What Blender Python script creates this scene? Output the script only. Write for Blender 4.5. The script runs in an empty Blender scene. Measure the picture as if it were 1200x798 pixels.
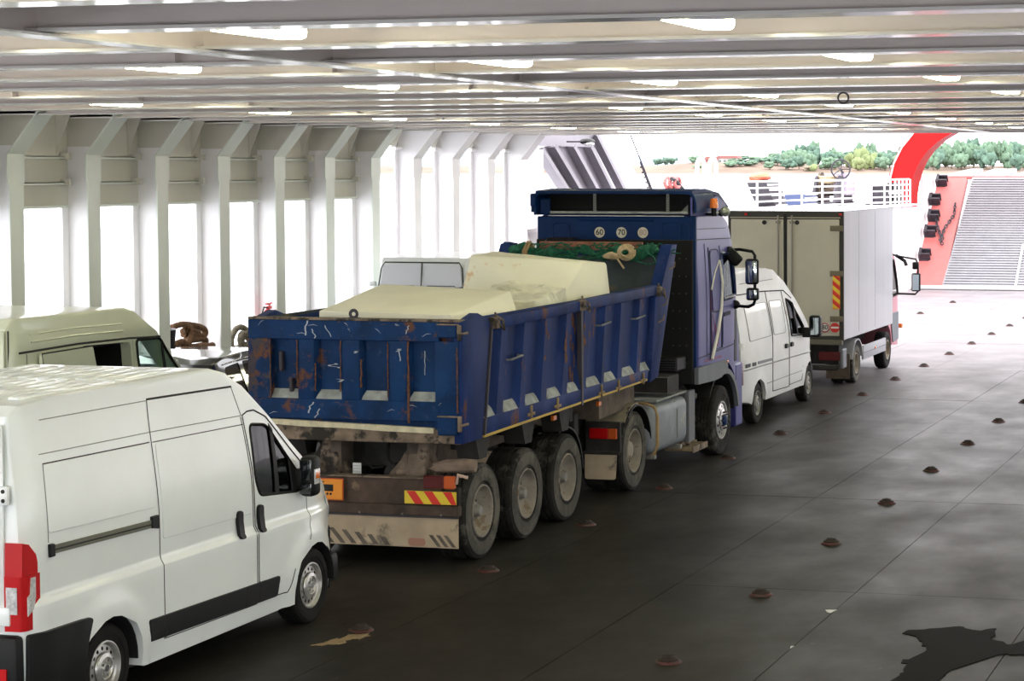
import bpy, bmesh, math, random
from mathutils import Vector, Matrix, noise
random.seed(7)
SC = bpy.context.scene
COL = SC.collection
PI = math.pi

# ------------------------------------------------------------------ camera
cd = bpy.data.cameras.new('camera'); cam = bpy.data.objects.new('camera', cd); COL.objects.link(cam)
cam.location = (0, 0, 4.3)
cam.rotation_euler = (math.radians(90 - 2.5675), 0, math.radians(13.272))
cd.sensor_width = 36; cd.lens = 2520 / 1200 * 36
cd.shift_x = -383 / 1200; cd.shift_y = -89 / 1200
cd.clip_end = 20000
SC.camera = cam

# ------------------------------------------------------------------ sky and exposure
wd = bpy.data.worlds.new('overcast_sky'); SC.world = wd; wd.use_nodes = True
wn = wd.node_tree.nodes; wl = wd.node_tree.links
bg = wn['Background']; bg.inputs['Strength'].default_value = 4.2
tc = wn.new('ShaderNodeTexCoord'); sx = wn.new('ShaderNodeSeparateXYZ'); rm = wn.new('ShaderNodeValToRGB')
wl.new(tc.outputs['Generated'], sx.inputs[0]); wl.new(sx.outputs['Z'], rm.inputs[0])
rm.color_ramp.elements[0].position = 0.0; rm.color_ramp.elements[0].color = (.95, .96, 1.0, 1)
rm.color_ramp.elements[1].position = .6; rm.color_ramp.elements[1].color = (1.0, .98, 1.0, 1)
wl.new(rm.outputs[0], bg.inputs['Color'])
SC.view_settings.view_transform = 'Standard'; SC.view_settings.look = 'None'
SC.view_settings.exposure = 0.15; SC.view_settings.gamma = 1.0
sd = bpy.data.lights.new('hazy_sun', 'SUN'); sd.energy = 1.2; sd.angle = math.radians(30); sd.color = (1, .97, .93)
so = bpy.data.objects.new('hazy_sun', sd); COL.objects.link(so); so.rotation_euler = (math.radians(38), math.radians(28), 0)
so.location = (20, -20, 60)

# ------------------------------------------------------------------ materials
MATS = {}
def mat(name, col, rough=.5, metal=0, coat=0, spec=.5, var=0, vscale=4, bump=0, bscale=40, emit=None, es=0,
        col2=None, thr=None, tscale=3, stretch=(1, 1, 1), trans=0, dirt=None):
    """procedural principled material; var = brightness variation, col2/thr = blotches of a second colour"""
    if name in MATS: return MATS[name]
    m = bpy.data.materials.new(name); m.use_nodes = True
    nt = m.node_tree; N = nt.nodes; L = nt.links; p = N['Principled BSDF']
    p.inputs['Base Color'].default_value = (*col, 1); p.inputs['Roughness'].default_value = rough
    p.inputs['Metallic'].default_value = metal; p.inputs['Coat Weight'].default_value = coat
    p.inputs['Coat Roughness'].default_value = .08
    p.inputs['Specular IOR Level'].default_value = spec
    if trans: p.inputs['Transmission Weight'].default_value = trans
    if emit:
        p.inputs['Emission Color'].default_value = (*emit, 1); p.inputs['Emission Strength'].default_value = es
    t = N.new('ShaderNodeTexCoord'); mp = N.new('ShaderNodeMapping'); mp.inputs['Scale'].default_value = stretch
    L.new(t.outputs['Object'], mp.inputs[0])
    cur = None
    def mixc(fac, a, b):
        mx = N.new('ShaderNodeMix'); mx.data_type = 'RGBA'
        if isinstance(fac, float): mx.inputs[0].default_value = fac
        else: L.new(fac, mx.inputs[0])
        for i, v in ((6, a), (7, b)):
            if isinstance(v, tuple): mx.inputs[i].default_value = (*v, 1)
            else: L.new(v, mx.inputs[i])
        return mx.outputs[2]
    def nz(scale, det=4, rg=.55):
        n = N.new('ShaderNodeTexNoise'); n.inputs['Scale'].default_value = scale; n.inputs['Detail'].default_value = det
        n.inputs['Roughness'].default_value = rg; L.new(mp.outputs[0], n.inputs['Vector']); return n.outputs['Fac']
    def ramp(src, a, b):
        r = N.new('ShaderNodeMapRange'); r.inputs[1].default_value = a; r.inputs[2].default_value = b; r.clamp = True
        L.new(src, r.inputs[0]); return r.outputs[0]
    base = col
    if var:
        lo = tuple(c * (1 - var) for c in col); hi = tuple(min(1, c * (1 + var)) for c in col)
        base = mixc(ramp(nz(vscale), .3, .7), lo, hi)
    for k, spec_ in enumerate([(col2, thr, tscale)] + list(dirt or [])):
        c2, th, ts = spec_
        if c2 is None: continue
        base = mixc(ramp(nz(ts, 8, .65), th, th + .06), base, c2)
    if not isinstance(base, tuple): L.new(base, p.inputs['Base Color'])
    if bump:
        b = N.new('ShaderNodeBump'); b.inputs['Strength'].default_value = bump; b.inputs['Distance'].default_value = .01
        L.new(nz(bscale, 5), b.inputs['Height']); L.new(b.outputs[0], p.inputs['Normal'])
    MATS[name] = m; return m

white_paint = mat('white_vehicle_paint', (.86, .90, .90), .3, coat=.7, var=.03, vscale=1.5)
cream_paint = mat('cream_vehicle_paint', (.66, .70, .54), .3, coat=.6, var=.04, vscale=1.5)
old_white = mat('aged_white_paint', (.66, .67, .66), .38, coat=.3, var=.06, vscale=2, col2=(.42, .36, .28), thr=.66, tscale=1.5)
grey_white = mat('grey_white_paint', (.66, .70, .70), .35, coat=.4, var=.04)
black_plastic = mat('black_plastic', (.004, .0045, .005), .5, spec=.3, var=.2, vscale=8)
dark_gap = mat('panel_gap', (.03, .03, .03), .9)
light_gap = mat('faint_gap', (.28, .29, .29), .8)
rubber = mat('tyre_rubber', (.010, .0095, .009), .8, spec=.2, var=.25, vscale=6, bump=.3, bscale=60)
dusty_rubber = mat('dusty_tyre_rubber', (.022, .021, .019), .9, spec=.2, var=.5, vscale=5, bump=.5, bscale=50, col2=(.075, .07, .06), thr=.55, tscale=3)
dust_side = mat('dusty_sidewall', (.085, .080, .070), .95, spec=.2, var=.35, vscale=5, bump=.2, col2=(.13, .12, .10), thr=.54, tscale=3)
steel_rim = mat('silver_steel_rim', (.55, .54, .52), .35, metal=.7, var=.15, vscale=10)
dusty_rim = mat('dusty_rim', (.27, .24, .20), .75, var=.3, vscale=4, col2=(.20, .145, .09), thr=.55, tscale=4)
hub_grey = mat('hub_grey', (.25, .24, .22), .6, metal=.4, var=.2)
chrome = mat('bright_chrome', (.75, .75, .76), .18, metal=1)
mirror_glass = mat('mirror_glass', (.6, .68, .72), .04, metal=1)
dark_glass = mat('dark_window_glass', (.01, .014, .016), .04, coat=1, spec=.8)
clear_glass = None
def glass(name, tint, fac):
    m = bpy.data.materials.new(name); m.use_nodes = True; N = m.node_tree.nodes; L = m.node_tree.links
    N.remove(N['Principled BSDF']); g = N.new('ShaderNodeBsdfGlossy'); g.inputs['Roughness'].default_value = .03
    t = N.new('ShaderNodeBsdfTransparent'); t.inputs[0].default_value = (*tint, 1)
    mx = N.new('ShaderNodeMixShader'); fr = N.new('ShaderNodeFresnel')
    ge = N.new('ShaderNodeNewGeometry'); ir = N.new('ShaderNodeMapRange'); ir.inputs[3].default_value = 1.5; ir.inputs[4].default_value = 1 / 1.5
    L.new(ge.outputs['Backfacing'], ir.inputs[0]); L.new(ir.outputs[0], fr.inputs[0])
    a = N.new('ShaderNodeMath'); a.operation = 'ADD'; a.inputs[1].default_value = fac
    L.new(fr.outputs[0], a.inputs[0]); L.new(a.outputs[0], mx.inputs[0]); L.new(t.outputs[0], mx.inputs[1]); L.new(g.outputs[0], mx.inputs[2])
    L.new(mx.outputs[0], N['Material Output'].inputs[0]); return m
clear_glass = glass('clear_window_glass', (.84, .92, .88), .0)
tint_glass = glass('green_window_glass', (.14, .20, .17), .0)
red_lens = mat('red_lens', (.50, .002, .004), .35, coat=0, spec=.3)
dark_red_lens = mat('dark_red_lens', (.10, .008, .010), .3, coat=.5)
orange_lens = mat('orange_lens', (.75, .16, .01), .25, coat=.8)
clear_lens = mat('clear_lens', (.62, .62, .63), .15, coat=1, var=.3, vscale=30)
RUST = (.13, .055, .028)
blue_body = mat('worn_blue_paint', (.0045, .030, .105), .6, var=.35, vscale=2.5, bump=.15, bscale=12, spec=.15,
                col2=(.007, .042, .14), thr=.55, tscale=1.3, dirt=[((.03, .05, .11), .60, 9), (RUST, .575, 2.1), ((.20, .23, .27), .70, 13)])
blue_rusty = mat('rusted_blue_paint', (.0045, .030, .105), .6, var=.35, vscale=2.5, bump=.2, bscale=12, spec=.15, col2=(.06, .05, .06), thr=.50, tscale=3, dirt=[(RUST, .515, 4.5)])
blue_side = mat('worn_violet_blue_paint', (.009, .027, .12), .62, var=.35, vscale=2.5, bump=.15, bscale=12, spec=.15,
                col2=(.020, .038, .14), thr=.55, tscale=2, dirt=[(RUST, .60, 2.6), ((.22, .24, .29), .70, 11)], stretch=(1, 1, .4))
blue_inner = mat('dull_dark_blue_paint', (.035, .05, .06), .75, var=.4, vscale=2, col2=(.10, .08, .05), thr=.58, tscale=2)
dusty_ledge = mat('dusty_ledge', (.30, .32, .31), .9, var=.3, vscale=8)
grimy_steel = mat('grimy_steel', (.20, .15, .11), .85, var=.5, vscale=5, bump=.4, col2=(.03, .025, .02), thr=.5, tscale=3)
rust_steel = mat('rusty_bumper_steel', (.075, .05, .038), .85, var=.5, vscale=4, bump=.4, col2=(.20, .14, .09), thr=.6, tscale=2.5)
tan_mud = mat('dried_mud_sheet', (.45, .36, .255), .9, var=.18, vscale=2.5, col2=(.20, .17, .13), thr=.56, tscale=2)
chassis_black = mat('chassis_black', (.022, .02, .018), .8, var=.5, vscale=4)
dust_black = mat('dusty_chassis', (.11, .085, .065), .9, var=.5, vscale=4)
blue_cab = mat('cab_blue_paint', (.001, .020, .090), .5, coat=0, spec=.15, var=.15)  # dark copy of the cab blue, for the shaded rear
lit_cab_blue = mat('cab_lit_side_blue', (.045, .048, .22), .4, coat=.06, spec=.35, var=.12, vscale=1.5)  # paler violet copy of the cab blue, daylight on the side put into colour
grey_plastic = mat('grey_fender_plastic', (.13, .14, .16), .6, var=.1)
tank_grey = mat('grey_tank_metal', (.19, .21, .23), .55, metal=.2, var=.15, col2=(.38, .34, .22), thr=.62, tscale=2)
strap_tan = mat('tan_strap', (.34, .23, .11), .8, var=.15)
stone = mat('pale_cream_stone', (.82, .80, .65), .8, var=.05, vscale=1.5, bump=.1, bscale=20)
stone_tall = mat('stained_cream_stone', (.82, .80, .65), .8, var=.05, vscale=1.5, bump=.15, bscale=15, col2=(.72, .52, .30), thr=.60, tscale=1.9)
stone_rough = mat('broken_stone', (.72, .71, .58), .9, var=.2, vscale=5, bump=.6, bscale=9, col2=(.42, .42, .30), thr=.56, tscale=1.4)
net_green = mat('green_net', (.012, .11, .06), .9, var=.5, vscale=20)
rope_tan = mat('tan_rope', (.52, .40, .24), .9, var=.25, vscale=20)
rope_brown = mat('brown_hawser', (.16, .085, .045), .95, var=.5, vscale=25, bump=.8, bscale=50)
rope_grey = mat('grey_hawser', (.17, .15, .11), .95, var=.5, vscale=20, bump=.8, bscale=50)
box_alu = mat('box_white_panel', (.37, .37, .40), .35, var=.06, vscale=1.2, stretch=(1, 4, .15), coat=.2)
box_rear = mat('box_rear_door_panel', (.46, .44, .36), .55, var=.06, vscale=1.5)
pink_cab = mat('faded_red_cab_paint', (.46, .16, .20), .4, coat=.3)
yellow = mat('reflective_yellow', (.80, .60, .04), .5)
red = mat('reflective_red', (.66, .03, .02), .5)
orange = mat('orange_plate', (.85, .30, .01), .5)
black = mat('matt_black', (.008, .008, .008), .7)
deep_black = mat('interior_black', (.006, .006, .007), .9)
white_flat = mat('sticker_white', (.62, .60, .50), .6)
sign_white = mat('sign_white', (.75, .75, .74), .5)
ship_white = mat('ship_white_paint', (.86, .84, .86), .42, var=.04, vscale=1.2, coat=.15, bump=.02, bscale=3)
ship_green = mat('ship_pale_paint', (.70, .74, .68), .42, var=.04, vscale=1.2, coat=.15)
ship_olive = mat('ship_shell_paint', (.60, .58, .52), .5, var=.05, vscale=1.2)
ceil_paint = mat('ceiling_cream_paint', (.80, .72, .69), .4, var=.06, vscale=1.2, coat=.25, bump=.03, bscale=2.5)
ceil_flange = mat('ceiling_flange_paint', (.78, .75, .72), .25, var=.06, vscale=2, coat=.6, bump=.06, bscale=2.5)
ship_red = mat('ship_red_paint', (.42, .004, .005), .5, coat=0, spec=.2, var=.05)
ramp_pink = mat('faded_red_paint', (.50, .13, .12), .6, var=.06)
ramp_white = mat('ramp_pale_paint', (.27, .27, .29), .6, var=.08, vscale=3)
dark_iron = mat('dark_iron', (.035, .03, .04), .6, var=.3)
bright_red = mat('extinguisher_red', (.65, .01, .015), .3, coat=.5)
pot_red = mat('deck_socket_red', (.085, .010, .008), .6, var=.5, vscale=20, col2=(.03, .02, .015), thr=.5, tscale=20)
pot_dark = mat('deck_socket_rust', (.02, .011, .008), .8, var=.5, vscale=20)
lamp_em = mat('lamp_diffuser', (.9, .9, .8), .5, emit=(1, .98, .68), es=26)
leaf = [mat('foliage_%s' % n, c, .9, var=.35, vscale=.35, bump=1, bscale=.6) for n, c in
        (('deep', (.10, .175, .13)), ('mid', (.135, .22, .145)), ('pale', (.22, .27, .12)), ('brown', (.28, .24, .18)))]  # greens paled and greyed, distance haze put into the colour
bark = mat('bark', (.12, .09, .07), .9)
seat_cloth = mat('seat_cloth', (.03, .03, .035), .9)

# deck material: worn dark anti-slip paint
def deck_mat():
    m = mat('deck_paint', (.06, .055, .048), .45, spec=.06); N = m.node_tree.nodes; L = m.node_tree.links; p = N['Principled BSDF']
    t = N.new('ShaderNodeTexCoord')
    def nz(scale, st=(1, 1, 1), d=6, r=.6):
        mp = N.new('ShaderNodeMapping'); mp.inputs['Scale'].default_value = st; L.new(t.outputs['Object'], mp.inputs[0])
        n = N.new('ShaderNodeTexNoise'); n.inputs['Scale'].default_value = scale; n.inputs['Detail'].default_value = d; n.inputs['Roughness'].default_value = r
        L.new(mp.outputs[0], n.inputs['Vector']); return n.outputs['Fac']
    def rp(s, a, b, lo=0, hi=1):
        r = N.new('ShaderNodeMapRange'); r.inputs[1].default_value = a; r.inputs[2].default_value = b
        r.inputs[3].default_value = lo; r.inputs[4].default_value = hi; L.new(s, r.inputs[0]); return r.outputs[0]
    def mx(f, a, b):
        q = N.new('ShaderNodeMix'); q.data_type = 'RGBA'; L.new(f, q.inputs[0])
        for i, v in ((6, a), (7, b)):
            if isinstance(v, tuple): q.inputs[i].default_value = (*v, 1)
            else: L.new(v, q.inputs[i])
        return q.outputs[2]
    c = mx(rp(nz(.35), .35, .65), (.022, .020, .0175), (.033, .030, .026))
    c = mx(rp(nz(1.2, (1, .4, 1)), .55, .7), c, (.032, .030, .028))
    c = mx(rp(nz(4.5, (.5, 1.6, 1)), .68, .71), c, (.008, .007, .006))
    c = mx(rp(nz(5, (1, .25, 1)), .70, .74), c, (.06, .053, .045))
    c = mx(rp(nz(.8, (1, 1, 1)), .70, .73), c, (.05, .028, .017))
    # open-sky glare on the bow deck is put into the colour, paling forward
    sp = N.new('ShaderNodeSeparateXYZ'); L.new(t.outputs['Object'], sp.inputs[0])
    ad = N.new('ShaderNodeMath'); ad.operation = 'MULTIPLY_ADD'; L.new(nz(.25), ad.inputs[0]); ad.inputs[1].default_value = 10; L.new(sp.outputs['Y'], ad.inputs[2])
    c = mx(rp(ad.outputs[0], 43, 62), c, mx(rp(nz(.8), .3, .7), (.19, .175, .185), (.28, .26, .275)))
    L.new(c, p.inputs['Base Color'])
    L.new(rp(nz(1.0, (1, .6, 1)), .3, .7, .36, .52), p.inputs['Roughness'])
    b = N.new('ShaderNodeBump'); b.inputs['Strength'].default_value = .10; b.inputs['Distance'].default_value = .01
    L.new(nz(7, (1, .6, 1), 8), b.inputs['Height']); L.new(b.outputs[0], p.inputs['Normal'])
    return m
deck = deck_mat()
oil = mat('dark_wet_stain', (.002, .002, .002), .7, spec=.05)
ochre = mat('ochre_spill', (.28, .19, .10), .8, var=.3, vscale=10)

# ------------------------------------------------------------------ mesh helpers
def box(bm, x0, x1, y0, y1, z0, z1):
    vs = [bm.verts.new((x, y, z)) for x in (x0, x1) for y in (y0, y1) for z in (z0, z1)]
    for f in ((0, 1, 3, 2), (4, 6, 7, 5), (0, 4, 5, 1), (2, 3, 7, 6), (0, 2, 6, 4), (1, 5, 7, 3)):
        bm.faces.new([vs[i] for i in f])
    return vs
def bbox(bm, x0, x1, y0, y1, z0, z1, b=.01, seg=2):
    """bevelled box"""
    t = bmesh.new(); box(t, x0, x1, y0, y1, z0, z1)
    bmesh.ops.bevel(t, geom=list(t.edges), offset=b, segments=seg, profile=.5, affect='EDGES', clamp_overlap=True)
    merge(bm, t)
def merge(bm, t, M=None):
    mp = {v: bm.verts.new((M @ v.co) if M else v.co) for v in t.verts}
    for f in t.faces:
        try: bm.faces.new([mp[v] for v in f.verts])
        except ValueError: pass
    t.free()
def prism(bm, pts, a0, a1, ax='x'):
    """pts 2d polygon; extruded along ax. ax=x: (y,z); y: (x,z); z: (x,y)"""
    def P(p, a):
        return (a, p[0], p[1]) if ax == 'x' else (p[0], a, p[1]) if ax == 'y' else (p[0], p[1], a)
    A = [bm.verts.new(P(p, a0)) for p in pts]; B = [bm.verts.new(P(p, a1)) for p in pts]
    n = len(pts); bm.faces.new(A); bm.faces.new(list(reversed(B)))
    for i in range(n): bm.faces.new([A[i], B[i], B[(i + 1) % n], A[(i + 1) % n]])
def tube(bm, pts, r, n=8, closed=False, caps=True):
    pts = [Vector(p) for p in pts]; rings = []; up = None
    m = len(pts)
    for i, p in enumerate(pts):
        if closed: d = pts[(i + 1) % m] - pts[i - 1]
        else: d = pts[min(i + 1, m - 1)] - pts[max(i - 1, 0)]
        if d.length < 1e-9: d = Vector((0, 0, 1))
        d.normalize()
        if up is None: up = Vector((0, 0, 1)) if abs(d.z) < .9 else Vector((0, 1, 0))
        s = d.cross(up)
        if s.length < 1e-6: s = d.orthogonal()
        s.normalize(); u = s.cross(d); u.normalize(); up = u
        rr = r[i] if isinstance(r, (list, tuple)) else r
        rings.append([bm.verts.new(p + (s * math.cos(2 * PI * k / n) + u * math.sin(2 * PI * k / n)) * rr) for k in range(n)])
    for i in range(m if closed else m - 1):
        a, b = rings[i], rings[(i + 1) % m]
        for k in range(n): bm.faces.new([a[k], a[(k + 1) % n], b[(k + 1) % n], b[k]])
    if caps and not closed: bm.faces.new(list(reversed(rings[0]))); bm.faces.new(rings[-1])
def cyl(bm, p0, p1, r, n=16): tube(bm, [p0, p1], r, n)
def lathe(bm, prof, c, n=40, ax='x', zig=None, sgn=1):
    """prof: list of (axial, radius); revolved about axis through c. zig: {index: amplitude}"""
    rings = []
    for i, (a, r) in enumerate(prof):
        ring = []
        for k in range(n):
            t = 2 * PI * k / n; aa = a * sgn
            if zig and i in zig: aa += zig[i] * (1 if k % 2 else -1)
            v = (aa, r * math.cos(t), r * math.sin(t)) if ax == 'x' else (r * math.cos(t), aa, r * math.sin(t)) if ax == 'y' else (r * math.cos(t), r * math.sin(t), aa)
            ring.append(bm.verts.new(Vector(c) + Vector(v)))
        rings.append(ring)
    for i in range(len(prof) - 1):
        for k in range(n):
            bm.faces.new([rings[i][k], rings[i][(k + 1) % n], rings[i + 1][(k + 1) % n], rings[i + 1][k]])
    if prof[0][1] > 1e-4 and prof[0][1] < .6: pass
    return rings
def disc(bm, c, r, ax='x', n=20, d=.004):
    ax_v = {'x': Vector((1, 0, 0)), 'y': Vector((0, 1, 0)), 'z': Vector((0, 0, 1))}[ax] * d / 2
    cyl(bm, Vector(c) - ax_v, Vector(c) + ax_v, r, n)
def blob(bm, c, s, sub=2, amp=.2, fr=1.5, seed=0):
    t = bmesh.new(); bmesh.ops.create_icosphere(t, subdivisions=sub, radius=1)
    for v in t.verts:
        k = 1 + amp * noise.noise(v.co * fr + Vector((seed * 7.3, seed * 3.1, 0)))
        v.co = Vector(c) + Vector((v.co.x * s[0], v.co.y * s[1], v.co.z * s[2])) * k
    merge(bm, t)
def obj(name, bm, m, parent=None, smooth=35, loc=None):
    me = bpy.data.meshes.new(name)
    bmesh.ops.recalc_face_normals(bm, faces=list(bm.faces))
    bm.to_mesh(me); bm.free(); me.materials.append(m)
    if smooth:
        me.polygons.foreach_set('use_smooth', [True] * len(me.polygons)); me.set_sharp_from_angle(angle=math.radians(smooth))
    o = bpy.data.objects.new(name, me); COL.objects.link(o)
    if parent: o.parent = parent
    if loc: o.location = loc
    return o
def thing(name, label, cat, loc=(0, 0, 0), group=None, rz=0):
    o = bpy.data.objects.new(name, None); COL.objects.link(o); o.location = loc; o.rotation_euler = (0, 0, rz)
    o.empty_display_size = .2
    o['label'] = label; o['category'] = cat
    if group: o['group'] = group
    return o
def tag(o, label, cat, group=None):
    o['label'] = label; o['category'] = cat
    if group: o['group'] = group
    return o
def struct(name, bm, m, parent=None, smooth=35):
    o = obj(name, bm, m, parent, smooth)
    if not parent: o['kind'] = 'structure'
    return o
def BM(): return bmesh.new()
def mk(name, m, parent, fn, *a, smooth=35, **k):
    bm = BM(); fn(bm, *a, **k); return obj(name, bm, m, parent, smooth)
def copytree(o, parent=None):
    c = o.copy(); COL.objects.link(c); c.parent = parent
    for ch in list(o.children): copytree(ch, c)
    return c
def text(s, size, loc, rot, m, parent, name='lettering', depth=.002):
    cu = bpy.data.curves.new(name, 'FONT'); cu.body = s; cu.size = size; cu.extrude = depth; cu.align_x = 'CENTER'; cu.align_y = 'CENTER'
    cu.offset = size * .012
    t = bpy.data.objects.new(name, cu); COL.objects.link(t)
    dg = bpy.context.evaluated_depsgraph_get(); me = bpy.data.meshes.new_from_object(t.evaluated_get(dg))
    bpy.data.objects.remove(t); me.materials.clear(); me.materials.append(m)
    o = bpy.data.objects.new(name, me); COL.objects.link(o); o.location = loc; o.rotation_euler = rot; o.parent = parent
    return o

# body building: prism of a side outline, bevelled, cut and then displaced onto the width function
def cut_mesh(bm, cutters):
    me = bpy.data.meshes.new('t'); bmesh.ops.recalc_face_normals(bm, faces=list(bm.faces)); bm.to_mesh(me); bm.free()
    o = bpy.data.objects.new('t', me); COL.objects.link(o); cs = []
    for c in cutters:
        bmesh.ops.recalc_face_normals(c, faces=list(c.faces)); cm = bpy.data.meshes.new('c'); c.to_mesh(cm); c.free()
        co = bpy.data.objects.new('c', cm); COL.objects.link(co); cs.append(co)
        md = o.modifiers.new('b', 'BOOLEAN'); md.object = co; md.operation = 'DIFFERENCE'; md.solver = 'EXACT'
    dg = bpy.context.evaluated_depsgraph_get(); r = bpy.data.meshes.new_from_object(o.evaluated_get(dg))
    out = bmesh.new(); out.from_mesh(r)
    for q in [o] + cs: bpy.data.objects.remove(q)
    return out
def slice_grid(bm, ys, zs, xs=()):
    for ax, vals in ((1, ys), (2, zs), (0, xs)):
        for v in vals:
            no = [0, 0, 0]; no[ax] = 1; co = [0, 0, 0]; co[ax] = v
            bmesh.ops.bisect_plane(bm, geom=list(bm.verts) + list(bm.edges) + list(bm.faces), plane_co=co, plane_no=no, dist=1e-5)
def frange(a, b, s):
    r = []
    while a < b: r.append(a); a += s
    return r
def body(name, outline, hw, wf, m, parent, bev=.09, zbev=.5, cutters=(), step=.11, post=None, zx=()):
    bm = BM(); prism(bm, outline, -hw, hw)
    es = [e for e in bm.edges if abs(abs(e.verts[0].co.x) - hw) < 1e-5 and abs(e.verts[0].co.x - e.verts[1].co.x) < 1e-5 and min(e.verts[0].co.z, e.verts[1].co.z) > zbev]
    if bev: bmesh.ops.bevel(bm, geom=es, offset=bev, segments=4, profile=.55, affect='EDGES', clamp_overlap=True)
    if cutters: bm = cut_mesh(bm, cutters)
    ylo = min(p[0] for p in outline); yhi = max(p[0] for p in outline); zlo = min(p[1] for p in outline); zhi = max(p[1] for p in outline)
    slice_grid(bm, frange(ylo + step, yhi, step), frange(zlo + step, zhi, step) + list(zx), (-hw * .6, -hw * .2, hw * .2, hw * .6))
    for v in bm.verts:
        v.co.x *= wf(v.co.y, v.co.z) / hw
        if post: post(v)
    big = [f for f in bm.faces if len(f.verts) > 4]
    bmesh.ops.triangulate(bm, faces=big)
    return obj(name, bm, m, parent, 30)
def plate(name, poly, surf, off, th, m, parent, side=1, step=.15, ch=.005, rnd=0):
    """conforming plate on the side surface x = surf(y,z)"""
    if rnd: poly = roundpoly(poly, rnd)
    bm = BM(); bm.faces.new([bm.verts.new((0, p[0], p[1])) for p in poly])
    ys = [p[0] for p in poly]; zs = [p[1] for p in poly]
    slice_grid(bm, frange(min(ys) + step, max(ys), step), frange(min(zs) + step, max(zs), step))
    base = list(bm.faces)
    r = bmesh.ops.extrude_face_region(bm, geom=base)
    top = [g for g in r['geom'] if isinstance(g, bmesh.types.BMFace)]
    for v in {v for f in top for v in f.verts}: v.co.x = 1
    if ch and th > .004:
        bmesh.ops.inset_region(bm, faces=top, thickness=ch, use_even_offset=True)
        inner = {v for f in top for v in f.verts}
        for v in inner: v.co.x = 2
    for v in bm.verts:
        k = round(v.co.x); s = surf(v.co.y, v.co.z)
        v.co.x = (s + off + (0 if k == 0 else th * (.55 if (k == 1 and ch and th > .004) else 1))) * side
    bmesh.ops.triangulate(bm, faces=[f for f in bm.faces if len(f.verts) > 4])
    return obj(name, bm, m, parent, 30)
def roundpoly(poly, r, n=4):
    out = []; m = len(poly)
    for i in range(m):
        p0, p, p1 = Vector(poly[i - 1]), Vector(poly[i]), Vector(poly[(i + 1) % m])
        a = (p0 - p); b = (p1 - p); rr = min(r, a.length * .45, b.length * .45); a.normalize(); b.normalize()
        A = p + a * rr; B = p + b * rr
        for k in range(n + 1):
            t = k / n; out.append(tuple(A * (1 - t) ** 2 + p * 2 * t * (1 - t) + B * t * t))
    return out
def seam(name, path, surf, m, parent, r=.006, off=.0, side=1, closed=False, step=.04):
    pts = []
    P = list(path) + ([path[0]] if closed else [])
    for a, b in zip(P[:-1], P[1:]):
        n = max(1, int(math.dist(a, b) / step))
        for k in range(n): pts.append((a[0] + (b[0] - a[0]) * k / n, a[1] + (b[1] - a[1]) * k / n))
    if not closed: pts.append(P[-1])
    bm = BM(); tube(bm, [((surf(y, z) + off) * side, y, z) for y, z in pts], r, 4, closed)
    return obj(name, bm, m, parent, 0)
def arch(yc, zc, r, z0, n=12):
    """points of a wheel arch from rear to front above z0"""
    a = math.asin(max(-1, min(1, (z0 - zc) / r)))
    return [(yc - r * math.cos(a + (PI - 2 * a) * k / n), zc + r * math.sin(a + (PI - 2 * a) * k / n)) for k in range(n + 1)]

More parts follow.
